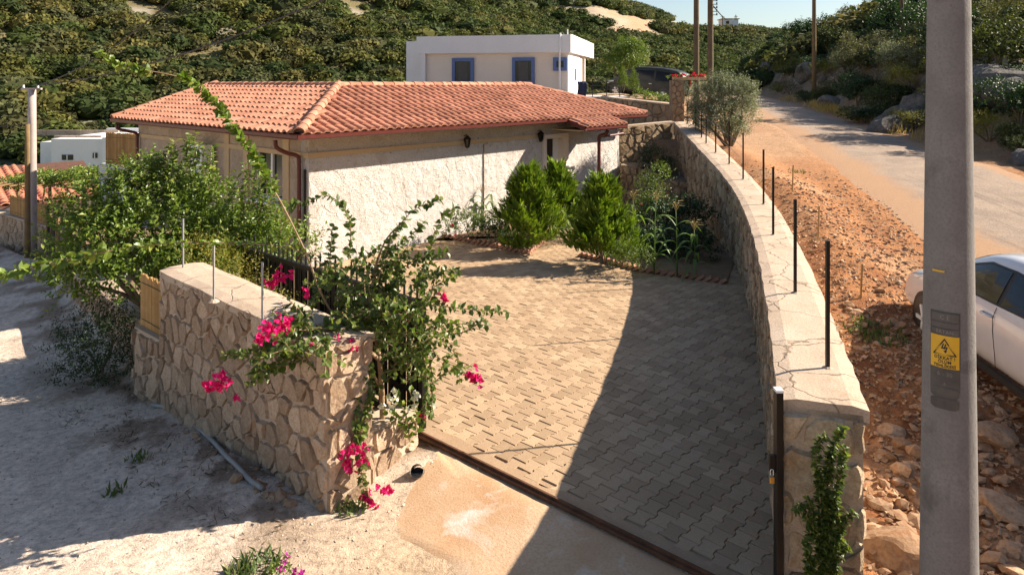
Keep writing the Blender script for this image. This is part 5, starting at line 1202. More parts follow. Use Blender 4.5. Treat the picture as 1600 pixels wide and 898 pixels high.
for i, (px, py, s, lab) in enumerate(rk):
    x, y = ray_bank(px, py); o = link('rock', ROCKS[i % 5], None, None, (x, y, hz(x, y)+.15*s)); o.scale = (s*1.25, s, s*.75); o.rotation_euler = (rnd.uniform(-.3, .3), rnd.uniform(-.3, .3), rnd.uniform(0, 6)); tag(o, lab, 'rock', 'rocks on the roadside bank')
for i in range(16):
    y = rr2.uniform(14, 45); x = float(xr(y))+rr2.uniform(1.0, 4.5); s = rr2.uniform(.2, .55); o = link('rock', ROCKS[i % 5], None, None, (x, y, hz(x, y)+.1*s)); o.scale = (s*1.3, s, s*.7); o.rotation_euler = (rnd.uniform(-.4, .4), rnd.uniform(-.4, .4), rnd.uniform(0, 6)); tag(o, 'small grey rock among the shrubs along the roadside bank', 'rock', 'small rocks on the roadside bank')
# ------------------------------------------------------------------ grass, gravel, rubble
def grass(name, spots, mat, label, L=.3, W=.05, lean=.4):
    B, A = [], []
    for (x, y, r, n) in spots:
        for _ in range(n):
            a, q = rnd.uniform(0, 6.28), r*math.sqrt(rnd.random()); X, Y = x+q*math.cos(a), y+q*math.sin(a); B.append((X, Y, 0)); A.append((rnd.gauss(0, lean), rnd.gauss(0, lean), 1))
    B, A = np.array(B, float), np.array(A); B[:, 2] = height(B[:, 0], B[:, 1])-.01; l = L*rs.uniform(.5, 1.3, len(B)); g = leafgeo(B, A, np.cross(A, rs.normal(0, 1, A.shape)), l, l*W*2, .1, .25)
    o = bulk(name, g[0], g[1], M[mat]); return tag(o, label, 'grass', None, 'stuff')
dg_ = []
for px, py in ((1318, 176), (1330, 180), (1345, 185), (1305, 172), (1362, 190), (1290, 165)):
    x, y = ray_bank(px, py); dg_.append((x-.4, y, .45, 160))
for k in range(16):
    y = rr2.uniform(12, 45); dg_.append((float(xr(y))+rr2.uniform(.1, .7), y, .35, 40))
grass('dry_grass', dg_, 'dry', 'straw-coloured dry grass along the far road edge', .42, .03)
p_ = lambda px, py, z: (G(px, py, z).x, G(px, py, z).y)
grass('weeds', [(*p_(1375, 540, .35), .35, 160), (*p_(1350, 520, .45), .25, 90), (*p_(1245, 270, 1.35), .25, 40), (*p_(400, 888, -.12), .22, 130), (*p_(380, 893, -.12), .12, 60), (*p_(215, 715, -.2), .12, 30), (*p_(545, 790, -.1), .15, 60), (*p_(180, 765, -.15), .1, 25), (*p_(490, 545, 0), .1, 10)], 'leaf_grass', 'sparse green weeds on the dirt beside the walls', .10, .12)
stk = []
for k in range(60):
    t = rnd.random(); p = LA.lerp(S1, t)-LN*rnd.uniform(.1, .9); stk.append((p.x, p.y, .15, 14))
grass('dry_litter', stk, 'brown_shrub', 'dry twigs and litter at the foot of the lane wall', .09, .05, 3.5)
pw = plant('pink_flower_plant', G(440, 893, -.12), 'small purple-pink flowering plant growing at the lane edge', 'plant')
fol('leaves', crown([(G(440, 893, -.05), (.09, .09, .07))], 26, .05, 6, .03, .6, .6, .2), 'leaf_bright', pw)
for q in ((447, 878), (438, 888), (460, 895), (470, 893), (450, 868)): flowers(pw, G(q[0], q[1], .03), .025, 5, 'purple', .024, 'bloom')
RB = [rock_mesh(40+k, 1, .3) for k in range(6)]
for me in RB: me.materials.append(M['rubble'])
def loose(n, region, s0, s1, label, grp, flat=.6):
    for i in range(n):
        x, y = region(); s = s0+(s1-s0)*rr2.random()**2.2; o = link('loose_stone', RB[i % 6], None, None, (x, y, hz(x, y)+.15*s)); o.scale = (s*rr2.uniform(.9, 1.5), s, s*flat*rr2.uniform(.7, 1.1)); o.rotation_euler = (rr2.uniform(-.4, .4), rr2.uniform(-.4, .4), rr2.uniform(0, 6.28)); tag(o, label, 'stone', grp)
def reg_px(pts, zf):
    def f():
        while True:
            x0, x1 = min(p[0] for p in pts), max(p[0] for p in pts); y0, y1 = min(p[1] for p in pts), max(p[1] for p in pts); a, b = rr2.uniform(x0, x1), rr2.uniform(y0, y1)
            if inpoly(a, b, pts):
                z = zf
                for _ in range(6): g = G(a, b, z); z = hz(g.x, g.y)
                return g.x, g.y
    return f
loose(260, reg_px([(1360, 660), (1440, 560), (1600, 590), (1600, 898), (1360, 898)], .15), .03, .125, 'broken tan stone in the rubble below the parked white car', 'stones in the rubble bank')
loose(60, reg_px([(1300, 470), (1440, 430), (1440, 560), (1370, 600)], .4), .03, .09, 'small reddish stone on the dirt between wall and white car', 'stones by the wall')
loose(24, reg_px([(360, 745), (470, 740), (470, 790), (420, 785)], -.15), .03, .09, 'tan stone in the little heap at the foot of lane wall', 'stones at the lane wall')
loose(26, reg_px([(215, 620), (420, 745), (380, 760), (240, 640)], -.25), .02, .06, 'small stone lying along the shaded lane wall', 'small stones along the lane wall')
for lab, px, py, z, s in (('large pale boulder at the bottom right rubble', 1400, 872, .02, .24), ('long flat slab stone in the bank rubble', 1395, 690, .15, .13), ('big reddish boulder right of the concrete pole', 1552, 690, .2, .19), ('flat pale rock slab below the reddish boulder', 1560, 800, .05, .22), ('broad tan stone at the foot of creeper wall', 1240, 870, 0, .16)):
    g = G(px, py, z); o = link('boulder', ROCKS[int(px) % 5], None, None, (g.x, g.y, hz(g.x, g.y)+.02)); m2 = o.data.copy(); m2.materials.clear(); m2.materials.append(M['rubble']); o.data = m2; o.scale = (s*1.3, s, s*.55); o.rotation_euler = (.2, .1, px); tag(o, lab, 'boulder')
# gravel: tens of thousands of chips in one sheet
def gravel(name, n, reg, s0, s1, label, mat):
    pts = reg(n); z = height(pts[:, 0], pts[:, 1]); st = np.random.RandomState(n); T = np.array([(1, 1, 1), (-1, -1, 1), (-1, 1, -1), (1, -1, -1)], float)*.6
    sz = (s0+(s1-s0)*st.uniform(0, 1, n)**3)[:, None, None]; v = T[None]*sz*st.uniform(.5, 1.4, (n, 4, 3))*np.array([1, 1, .7]); a = st.uniform(0, 6.28, n); c_, s_ = np.cos(a)[:, None], np.sin(a)[:, None]
    v = np.stack([v[..., 0]*c_-v[..., 1]*s_, v[..., 0]*s_+v[..., 1]*c_, v[..., 2]], -1)+np.concatenate([pts, z[:, None]], 1)[:, None]; f = np.array([[0, 1, 2], [0, 3, 1], [0, 2, 3], [1, 3, 2]])[None]+(np.arange(n)*4)[:, None, None]
    return tag(bulk(name, v.reshape(-1, 3), f.reshape(-1, 3), M[mat]), label, 'gravel', None, 'stuff')
rg = np.random.RandomState(77)
def pick(n, x0, x1, y0, y1, prob):
    out = np.zeros((0, 2))
    while len(out) < n:
        x, y = rg.uniform(x0, x1, 6000), rg.uniform(y0, y1, 6000); ok = rg.uniform(0, 1, 6000) < prob(x, y); out = np.concatenate([out, np.stack([x, y], 1)[ok]])
    return out[:n]
def reg_bank(n): return pick(n, 2.4, 9.5, 3.6, 19, lambda x, y: (sdist(x, y, WEXT) < -.5)*(x < xl(y)+.8)*np.maximum(.12, 1.15-np.maximum(0, y-6)*.085))
LSG = np.sign(sdist(np.array([-1.]), np.array([12.]), LANE)[0])
def reg_lane(n): return pick(n, -8, 1.4, 4.2, 13, lambda x, y: (sdist(x, y, LANE)*LSG < 0)*(np.hypot(x-.45, y-5.3) > 1.5)*(.35+.65*np.exp(-np.abs(sdist(x, y, LANE))*1.4)))
gravel('bank_gravel', 30000, reg_bank, .006, .055, 'reddish gravel and rubble chips strewn over the bank', 'rubble')
M['lane_chip'] = rough_mat('pale_lane_chip', (.46, .36, .27), (.60, .51, .43), (.36, .27, .19), 4, 40, .95, .4, .006, .4)
gravel('lane_gravel', 5000, reg_lane, .005, .024, 'pale gravel chips scattered on the sandy lane', 'lane_chip')
# ------------------------------------------------------------------ poles
def ringtube(base, h, r0, r1, n=20, segs=8): return tube([V(base)+V((0, 0, h*k/segs)) for k in range(segs+1)], [r0+(r1-r0)*k/segs for k in range(segs+1)], n)
# near concrete pole
pp = V(((1482.5-CX)/F*4.35, 4.35, -.25)); npole = empty('utility_pole', pp, 'thick grey concrete utility pole with a yellow danger sign', 'utility pole')
r_at = lambda z: (.1675-.0118*(z+.25)) if z < 9 else .07
part('shaft', ringtube(pp, 9.0, r_at(-.25), r_at(-.25)-.0118*9.0, 40, 12), M['concrete'], npole, True)
AZ0 = math.atan2(-pp.y, -pp.x)                                      # direction from the pole to the eye
AZ0 += -.16
def oncyl(u, z, lift):                                              # u = metres round the shaft, positive to the viewer's right
    r = r_at(z)+lift; a = AZ0+u/r; return V((pp.x+r*math.cos(a), pp.y+r*math.sin(a), z))
def plate(name, u0, u1, z0, z1, lift, mat, parent, n=12, corner=0):
    vs, fs = [], []
    for k in range(n+1):
        u = u0+(u1-u0)*k/n; ins = corner*(1 if k in (0, n) else (.3 if k in (1, n-1) else 0)); tilt = -.04*(u-u0)*0
        for z in (z0+ins, z1-ins): vs += [oncyl(u, z, lift)]
    for k in range(n): fs.append((2*k, 2*k+2, 2*k+3, 2*k+1))
    return part(name, (vs, fs), mat, parent)
def zpx(py): return H-(py-HY)/F*(4.35-.16)
M['plate_grey'] = plain('cast_plate_concrete', (.105, .097, .088), .8, 0, .35, .6); M['sign_yellow'] = plain('sign_yellow', (.72, .42, .02), .55, 0, .10); M['sign_black'] = plain('sign_black', (.018, .016, .012), .6)
u0, u1 = -.075, .078
plate('cast_plate', u0-.004, u1+.004, zpx(617), zpx(492), .0035, M['plate_grey'], npole)
for za, zb in ((494, 507), (509, 517), (519, 528)): plate('cast_panel', u0+.004, u1-.004, zpx(zb), zpx(za), .006, plain('cast_letters_panel', (.135, .125, .115), .8, 0, .3, .6), npole)
ys_ = plate('danger_sign', u0, u1, zpx(580), zpx(529), .008, M['sign_yellow'], npole)
plate('badge', u0-.002, u1, zpx(627), zpx(611), .006, M['plate_grey'], npole, 12, .012)
plate('badge', u0-.002, u1, zpx(645), zpx(627.6), .006, M['plate_grey'], npole, 12, .012)
plate('yellow_mark', -.068, -.0, zpx(430), zpx(427), .004, M['sign_yellow'], npole)
def flatmark(name, pts2, mat, parent, lift=.0095): return part(name, ([oncyl(u, z, lift) for u, z in pts2], [tuple(range(len(pts2)))]), mat, parent)
zc0, zc1 = zpx(559), zpx(534.5); uc = .002
def stroke(a, b, w):
    dx, dz = b[0]-a[0], b[1]-a[1]; l = math.hypot(dx, dz); nx, nz2_ = -dz/l*w/2, dx/l*w/2; ex, ez = dx/l*w*.4, dz/l*w*.4; q = []
    n = 5
    for k in range(n+1): t = k/n; q.append((a[0]-ex+(dx+2*ex)*t+nx, a[1]-ez+(dz+2*ez)*t+nz2_))
    for k in range(n, -1, -1): t = k/n; q.append((a[0]-ex+(dx+2*ex)*t-nx, a[1]-ez+(dz+2*ez)*t-nz2_))
    return q
tri = [(uc-.058, zc0), (uc+.058, zc0), (uc, zc1)]
for k in range(3): flatmark('triangle_edge', stroke(tri[k], tri[(k+1) % 3], .007), M['sign_black'], ys_)
for a, b in (((-.006, .064), (-.014, .038)), ((.006, .062), (-.002, .036)), ((-.014, .038), (.012, .044)), ((.012, .044), (.004, .018))):
    flatmark('bolt', stroke((uc+a[0], zc0+a[1]), (uc+b[0], zc0+b[1]), .007), M['sign_black'], ys_)
fa, fb = (uc+.004, zc0+.010), (uc+.004, zc0+.026); flatmark('bolt', [(fa[0], fa[1]), (fb[0]+.010, fb[1]), (fb[0]-.010, fb[1])], M['sign_black'], ys_)
def lettering(txt, u, z, size, mat, parent, lift=.0098, bold=.0):
    cu = bpy.data.curves.new('lettering', 'FONT'); cu.body = txt; cu.size = size; cu.align_x = 'CENTER'; cu.align_y = 'CENTER'; cu.offset = bold; cu.space_character = 1.05; cu.resolution_u = 3
    ob = bpy.data.objects.new('tmp', cu); COL.objects.link(ob); dg = bpy.context.evaluated_depsgraph_get(); me = bpy.data.meshes.new_from_object(ob.evaluated_get(dg)); bpy.data.objects.remove(ob)
    bm = bmesh.new(); bm.from_mesh(me); bmesh.ops.triangulate(bm, faces=bm.faces); bmesh.ops.subdivide_edges(bm, edges=[e for e in bm.edges if e.calc_length() > .02], cuts=1); bm.verts.index_update()
    vs = [oncyl(u+v.co.x, z+v.co.y, lift) for v in bm.verts]; fs = [tuple(v.index for v in f.verts) for f in bm.faces]; bm.free()
    return part('lettering', (vs, fs), mat, parent)
lettering('DİKKAT !', uc, zpx(564), .0245, M['sign_black'], ys_, bold=.0006); lettering('ÖLÜM', uc, zpx(570.3), .0245, M['sign_black'], ys_, bold=.0006); lettering('TEHLİKESİ', uc, zpx(576.7), .0235, M['sign_black'], ys_, bold=.0006)
M['cast_letter'] = plain('cast_letter', (.20, .185, .17), .8)
lettering('C E', uc, zpx(500.5), .034, M['cast_letter'], npole, .0075, .0004); lettering('ERTAN', uc, zpx(523.5), .028, M['cast_letter'], npole, .0075, .0004); lettering('6 - 30', uc, zpx(590), .032, M['cast_letter'], npole, .0048); lettering('6', uc, zpx(605), .026, M['cast_letter'], npole, .0048)
# other poles
def pole(px, py0, py1, D, w0, w1, mat, label, z0=None):
    b = P(px, py0, D); h = (py0-py1)*D/F; e = empty('utility_pole', b, label, 'utility pole'); part('shaft', ringtube(b-V((0, 0, .2)), h+.2, w0/2, w1/2, 12, 5), M[mat], e, True); return e, b+V((0, 0, h))
M['pale_concrete'] = rough_mat('pale_pole_concrete', (.36, .30, .28), (.45, .39, .36), (.30, .25, .23), 2, 50, .9, .2, .004)
pe, ptop = pole(50, 400, 140, 20.2, .26, .20, 'pale_concrete', 'short concrete pole with crossarm beside the lane at left')
part('crossarm', box(ptop+V((.02, -.05, .02)), (.56, .08, .05)), M['pale_concrete'], pe)
for s in (-.2, .2): part('insulator', tube([ptop+V((s, -.05, .05)), ptop+V((s, -.05, .13))], [.03, .02], 8), M['plastic_white'], pe)
pw_, pwt = pole(43, 402, 194, 19.6, .15, .12, 'wood', 'thin crooked wooden pole leaning beside the concrete lane pole')
x, y = P(1088, 0, 26.5).x, 26.5; e = empty('utility_pole', (x, y, hz(x, y)-.2), 'tall wooden pole rising behind the red flowers', 'utility pole'); part('shaft', ringtube((x, y, hz(x, y)-.2), 7.5, .115, .09, 12, 5), M['oldwood'], e, True); top1 = V((x, y, 9))
x, y = P(1110, 0, 30).x, 30.0; e = empty('utility_pole', (x, y, hz(x, y)-.2), 'tall wooden pole carrying dark insulators behind the olive', 'utility pole'); part('shaft', ringtube((x, y, hz(x, y)-.2), 9, .14, .10, 12, 5), M['oldwood'], e, True)
for k in range(5):
    z = H+(HY-(2+5.5*k))/F*30; part('insulator', join(tube([V((x+.08, y-.1, z)), V((x+.24, y-.1, z))], .014, 6), tube([V((x+.24, y-.1, z-.02)), V((x+.24, y-.1, z+.09))], [.035, .02], 8)), M['black_plastic'], e)
x, y = ray_bank(1272, 147); e = empty('utility_pole', (x, y, hz(x, y)-.2), 'slim pale pole standing at the road edge below the rocks', 'utility pole'); k = y/F; part('shaft', ringtube((x, y, hz(x, y)-.2), 8.5, 3.6*k, 2.6*k, 12, 5), M['wood'], e, True); top3 = V((x, y, hz(x, y)+8.2))
x, y = ray_bank(1412, 72); e = empty('utility_pole', (x, y, hz(x, y)-.2), 'dark leaning wooden pole among shrubs left of the concrete pole', 'utility pole'); k = y/F; part('shaft', tube([V((x, y, hz(x, y)-.3)), V((x-.35, y, hz(x, y)+7))], [3.2*k, 2.5*k], 12), M['oldwood'], e, True)
def ray_hill(px, py):
    t = np.arange(60, 300, .5); X = (px-CX)/F*t; Zr = H-(py-HY)/F*t; hh = height(X, t, False); i = np.argmax(hh >= Zr) if (hh >= Zr).any() else np.argmax(hh-Zr); return V((X[i], t[i], hh[i]))
for px, y0, y1, D, lab in ((1150, 45, 20, 130, 'tiny distant pole on the ridge beside the far house'), (1129, 50, 25, 120, 'tiny distant pole left of the far house')):
    b = ray_hill(px, y0); D = b.y; e = empty('utility_pole', b, lab, 'utility pole'); part('shaft', ringtube(b-V((0, 0, 2)), (y0-y1)*D/F+2, .17, .13, 8, 2), M['oldwood'], e); part('crossarm', box(b+V((0, 0, (y0-y1)*D/F-.3)), (1.1, .1, .1)), M['oldwood'], e)
fh = ray_hill(1138, 50); fh.z += 2.6; far_h = empty('far_house', fh, 'tiny white house on the distant ridge below the sky', 'house'); part('wall', box(fh+V((0, 0, -1.6)), (4.2, 4, 4.4)), M['white'], far_h); part('roof', box(fh+V((0, 0, .72)), (4.8, 4.6, .2)), M['band'], far_h); part('window', box(fh+V((-.8, -2.02, -.3)), (.8, .05, .8)), M['darkglass'], far_h)
def cable(a, b, sag, label, r=.012):
    p = [V(a).lerp(V(b), t)-V((0, 0, sag*4*t*(1-t))) for t in np.linspace(0, 1, 17)]; solo('overhead_cable', tube(p, r, 5), M['black_plastic'], a, label, 'cable')
cable(ptop+V((0, 0, .1)), P(700, -95, 13), .5, 'black cable running from the lane pole up across the hillside', .017)
cable(ptop+V((.1, 0, .1)), P(330, -60, 15), .4, 'steeper black cable rising from the lane pole to the left', .017)
cable(pwt, P(-60, 190, 19), .1, 'thin cable leaving the wooden lane pole leftwards', .013)
cable(V((P(1110, 0, 30).x, 30, H+(HY-4)/F*30)), P(1150, 22, 130), 1.0, 'thin cable stretched across the sky over the saddle', .03)
cable(top3, P(1420, -5, 60), .5, 'thin cable rising from roadside pole over the shrubs', .012)
# ------------------------------------------------------------------ white house
WC = V((2.88, 36.0, 0)); wu, wv = V((-.97, .23, 0)).normalized(), V((.23, .97, 0)).normalized()
wh = empty('white_house', (WC.x, WC.y, 1.8), 'white flat-roofed house with blue window frames behind the tile roof', 'house')
def wp(a, b, z): return WC+wu*a+wv*b+V((0, 0, z))
part('wall', box(wp(3.95, 2.7, 3.5), (7.7, 5.2, 3.5), wu, wv), M['cream'], wh)
part('side_wall', box(wp(.085, 2.2, 3.5), (.03, 4.0, 3.45), wu, wv), M['white'], wh)
part('parapet', join(box(wp(4.0, .0, 5.68), (8.15, .22, .90), wu, wv), box(wp(-.0, 4.6, 5.68), (.22, 9.0, .9), wu, wv), box(wp(4.0, 9.2, 5.68), (8.15, .22, .9), wu, wv), box(wp(8.0, 4.6, 5.68), (.22, 9.0, .9), wu, wv)), M['white'], wh)
part('roof_slab', box(wp(4.0, 4.6, 5.35), (8.1, 9.1, .2), wu, wv), M['cap'], wh)
part('rear_wing', box(wp(8.6, 2.2, 3.9), (.9, 2.6, 4.1), wu, wv), M['white'], wh)
part('pilaster', box(wp(7.72, -.0, 3.55), (.22, .16, 3.4), wu, wv), M['white'], wh)
part('downpipe', tube([wp(.45, -.16, 6.2), wp(.45, -.16, 5.3), wp(.5, -.02, 5.1), wp(.5, -.02, 2.2)], .05, 8), M['white'], wh)
part('roof_vent', tube([wp(.12, .1, 6.1), wp(.12, .1, 6.4)], .03, 8), M['white'], wh)
def blue_window(px0, px1, py0, py1, lab):
    def s_at(px): return (-(px-CX)/F*36.0+2.88)/(.9730+.2307*(px-CX)/F)
    a0, a1 = s_at(px1), s_at(px0); D = 36+.23*(a0+a1)/2; z1, z0 = H-(py0-HY)/F*D, H-(py1-HY)/F*D; f = .17
    w = part('window', box(wp((a0+a1)/2, .07, (z0+z1)/2), (a1-a0-2*f+.02, .06, z1-z0-2*f+.02), wu, wv), M['darkglass'], wh)
    for s in (a0+f/2, a1-f/2): part('frame', box(wp(s, .05, (z0+z1)/2), (f, .12, z1-z0), wu, wv), M['blue'], w)
    for z in (z0+f/2, z1-f/2): part('frame', box(wp((a0+a1)/2, .051, z), (a1-a0-2*f, .118, f), wu, wv), M['blue'], w)
    if z1-z0 > 1: part('curtain', box(wp((a0+a1)/2+.0, .033, (z0+z1)/2), ((a1-a0-2*f)*.62, .012, z1-z0-2*f-.1), wu, wv), plain('grey_curtain', (.10, .095, .09), .8, 0, .3), w)
blue_window(706, 740, 91, 132, 'w'); blue_window(800, 835, 90, 132, 'w'); blue_window(864, 886, 90, 111, 'w')
part('slit_window', box(wp(.055, 2.3, 4.15), (.03, .32, .62), wu, wv), M['darkglass'], wh)
part('stair_string', box(wp(.2, 6.2, 3.4), (.3, .25, 3.6), wu, (wv+V((0, 0, -.4))).normalized(), V((0, 0, 1))), M['white'], wh)
# terrace with railing, laundry
t0 = V((3.05, 34.6, 2.45)); ter = empty('terrace', t0, 'white concrete terrace beside the white house behind the tile roof', 'terrace')
part('slab', box((4.15, 34.6, 2.66), (2.4, 3.0, .85)), M['white'], ter); part('edge', box((4.15, 33.08, 3.02), (2.5, .12, .12)), M['cap'], ter); part('planks', join(*[box((4.6+.25*k, 36.4, 3.12+.03*(k % 2)), (.22, 3.0, .05)) for k in range(5)]), M['band'], ter)
rl = empty('railing', (3.1, 33.1, 3.08), 'thin black railing along the white terrace', 'railing')
for z in (3.25, 3.42, 3.59, 3.76): part('rail', tube([V((3.05, 33.15, z)), V((4.95, 33.15, z))], .014, 6), M['iron'], rl)
for x in (3.05, 3.7, 4.35, 4.95): part('post', tube([V((x, 33.15, 3.05)), V((x, 33.15, 3.78))], .02, 6), M['iron'], rl)
vs, fs = [], []
for j in range(6):
    for i in range(7): vs.append(V((3.0+.07*i+.03*math.sin(j), 33.09-.03*math.sin(i*2.1+j*.4), 3.76-.15*j)))
for j in range(5):
    for i in range(6): fs.append((j*7+i, j*7+i+1, j*7+i+8, j*7+i+7))
cl_ = solo('laundry', (vs, fs), plain('dark_blue_cloth', (.05, .06, .13), .9, 0, .6), (3.0, 33.09, 3.0), 'dark blue cloth hanging over the terrace railing', 'laundry', smooth=True); sm_ = cl_.modifiers.new('solid', 'SOLIDIFY'); sm_.thickness = .012
# ------------------------------------------------------------------ vehicles
def loft(stations, sub=2):
    """stations: (x, z bottom, z belt, z top, half width sill, half width belt, half width top)"""
    vs, fs = [], []
    for x, zb, zm, zt, ws, wb_, wt in stations:
        half = [(ws*.80, zb), (ws, zb+.09), (ws*1.005+.0, zb+(zm-zb)*.45), (wb_, zm-.10), (wb_*.965, zm), (wt+.03, zt-.10 if zt-zm > .2 else zm+(zt-zm)*.5), (wt*.90, zt-.02), (wt*.5, zt)]
        vs += [V((x, -y, z)) for y, z in half]+[V((x, y, z)) for y, z in reversed(half)]
    n = 16
    for i in range(len(stations)-1):
        for k in range(n-1): fs.append((i*n+k, i*n+k+1, (i+1)*n+k+1, (i+1)*n+k))
    for b, flip in ((0, False), ((len(stations)-1)*n, True)):
        for k in range(7):
            f = (b+k, b+15-k, b+14-k, b+k+1); fs.append(f if not flip else f[::-1])
    return vs, fs
def side_y(stations, x, z):
    st = sorted(stations, key=lambda s: s[0])
    xs = [s[0] for s in st]; it = lambda k: float(np.interp(x, xs, [s[k] for s in st])); zm, zt, wb_, wt = it(2), it(3), it(5), it(6)
    return wb_*.965+(wt+.03-wb_*.965)*min(max((z-zm)/max(zt-.10-zm, .05), 0), 1.2)
def quadpanel(stations, pts, s, lift, t=.0):
    """a panel lying on the body side: pts (x,z) polygon, s = +1/-1 side"""
    c = (sum(p[0] for p in pts)/len(pts), sum(p[1] for p in pts)/len(pts)); allp = []
    m = len(pts)
    for i in range(m):
        a, b = pts[i], pts[(i+1) % m]
        for k in range(4): allp.append((a[0]+(b[0]-a[0])*k/4, a[1]+(b[1]-a[1])*k/4))
    vs = [V((x, s*(side_y(stations, x, z)+lift), z)) for x, z in allp]+[V((c[0], s*(side_y(stations, *c)+lift), c[1]))]; n = len(allp)
    return vs, [(i, (i+1) % n, n) if s > 0 else ((i+1) % n, i, n) for i in range(n)]
DGC = {}
def drape(body, pts, side, lift):
    """a pane fitted to the smoothed body: pts (x,z) seen from the side (side=+-1) or (x,y) seen from above (side=0)"""
    if body.name not in DGC: bpy.context.view_layer.update(); DGC[body.name] = bpy.context.evaluated_depsgraph_get()
    dg = DGC[body.name]; m = len(pts); ring = []
    for i in range(m):
        a, b = pts[i], pts[(i+1) % m]; ring += [(a[0]+(b[0]-a[0])*k/4, a[1]+(b[1]-a[1])*k/4) for k in range(4)]
    c = (sum(p[0] for p in pts)/m, sum(p[1] for p in pts)/m); n = len(ring); flat = [c]
    for q in (.33, .67, 1.0): flat += [(c[0]+(p[0]-c[0])*q, c[1]+(p[1]-c[1])*q) for p in ring]
    vs = []
    for u, w in flat:
        o, d = (V((u, side*3, w)), V((0, -side, 0))) if side else (V((u, w, 4)), V((0, 0, -1)))
        hit, loc, nor, _ = body.ray_cast(o, d, depsgraph=dg); vs.append((loc-d*lift) if hit else (o+d*(2.1 if side else 2.8)))
    fs = [(0, 1+k, 1+(k+1) % n) for k in range(n)]
    for j in range(2):
        for k in range(n): a = 1+j*n+k; b = 1+j*n+(k+1) % n; fs.append((a, a+n, b+n, b))
    return vs, fs
def wheel(car, x, y, r, w, side):
    e = lpart('wheel', tube([V((x, y-w/2, r)), V((x, y-w*.42, r)), V((x, y+w*.42, r)), V((x, y+w/2, r))], [r*.93, r, r, r*.93], 28), M['black_plastic'], car, True)
    yo = y+side*(w/2+.004); 
    lpart('rim', tube([V((x, yo-side*.02, r)), V((x, yo, r))], [r*.68, r*.64], 24), M['alloy'], e)
    for k in range(5):
        a = k*2*math.pi/5; d = V((math.cos(a), 0, math.sin(a))); lpart('spoke', box(V((x, yo+side*.008, r))+d*r*.34, (r*.52, .02, r*.16), d, V((0, 1, 0)), d.cross(V((0, 1, 0)))), M['plastic_white'] if car['category'] == 'car' else M['alloy_light'], e)
M['alloy'] = plain('dark_alloy', (.10, .10, .105), .4, .6); M['alloy_light'] = plain('light_alloy', (.5, .5, .52), .35, .7)
def paint(name, c, rough=.25, coat=.8):
    m, nt, b, N, L = newmat(name); b.inputs['Base Color'].default_value = (*c, 1); b.inputs['Roughness'].default_value = rough; b.inputs['Coat Weight'].default_value = coat; b.inputs['Specular IOR Level'].default_value = .5 if coat > .3 else .25; b.inputs['Coat Roughness'].default_value = .06
    n1 = noise(nt, coords(nt, False), 3, 5, .6); L.new(mixc(nt, ramp(nt, n1, [(.35, 0.), (.75, 1.)]), c, tuple(x*.86+.02*k for x, k in zip(c, (1.0, .8, .6)))), b.inputs['Base Color']); return m
M['paint_white'] = paint('white_car_paint', (.70, .68, .68)); M['paint_dark'] = paint('dark_green_grey_van_paint', (.016, .019, .017), .5, .05)
M['lamp'] = plain('lamp_glass', (.55, .58, .62), .12); M['seam'] = plain('panel_seam', (.03, .03, .03), .7)
def seam(car, st, pts, s, w=.007): 
    g = []
    for a, b in zip(pts[:-1], pts[1:]):
        for k in range(4):
            p, q = [(a[0]+(b[0]-a[0])*t/4, a[1]+(b[1]-a[1])*t/4) for t in (k, k+1)]
            g.append(tube([V((p[0], s*(bodyside(st, *p)+.002), p[1])), V((q[0], s*(bodyside(st, *q)+.002), q[1]))], w/2, 5))
    lpart('seam', join(*g), M['seam'], car)
def bodyside(stations, x, z):
    st = sorted(stations, key=lambda s: s[0]); xs = [s[0] for s in st]; it = lambda k: float(np.interp(x, xs, [s[k] for s in st])); zb, zm, ws, wb_ = it(1), it(2), it(4), it(5)
    if z > zm: return side_y(stations, x, z)
    return float(np.interp(z, [zb, zb+.09, zb+(zm-zb)*.45, zm-.10, zm], [ws*.80, ws, ws*1.005, wb_, wb_*.965]))
# white sedan: x forward
SED = [(-2.22, .42, .86, .98, .62, .66, .50), (-2.12, .30, .88, 1.02, .78, .79, .62), (-1.70, .24, .90, 1.06, .84, .84, .66), (-1.25, .22, .92, 1.20, .86, .86, .60), (-.75, .21, .93, 1.42, .87, .87, .56), (-.2, .21, .93, 1.47, .87, .88, .57), (.35, .21, .92, 1.45, .87, .88, .57), (.82, .21, .91, 1.28, .87, .87, .60), (1.26, .22, .90, 1.02, .87, .86, .70), (1.55, .23, .86, .95, .87, .85, .68), (1.98, .26, .78, .86, .86, .83, .64), (2.18, .32, .70, .76, .80, .77, .56), (2.24, .36, .66, .70, .72, .70, .50)]
cdir = V((.105, .9945, 0)); cleft = V((-cdir.y, cdir.x, 0))
cl_mid = V((5.22, 8.0, 0)); cpos = cl_mid-cleft*.875; zc = hz(cpos.x, cpos.y)
car = empty('sedan_car', (cpos.x, cpos.y, zc+.0), 'white sedan parked on the dirt behind the concrete pole', 'car', None, math.atan2(cdir.y, cdir.x))
bd_o = lpart('body', loft(SED), M['paint_white'], car, True); md = bd_o.modifiers.new('smooth', 'SUBSURF'); md.levels = md.render_levels = 2
WSH = {-1: 1, 1: 1}
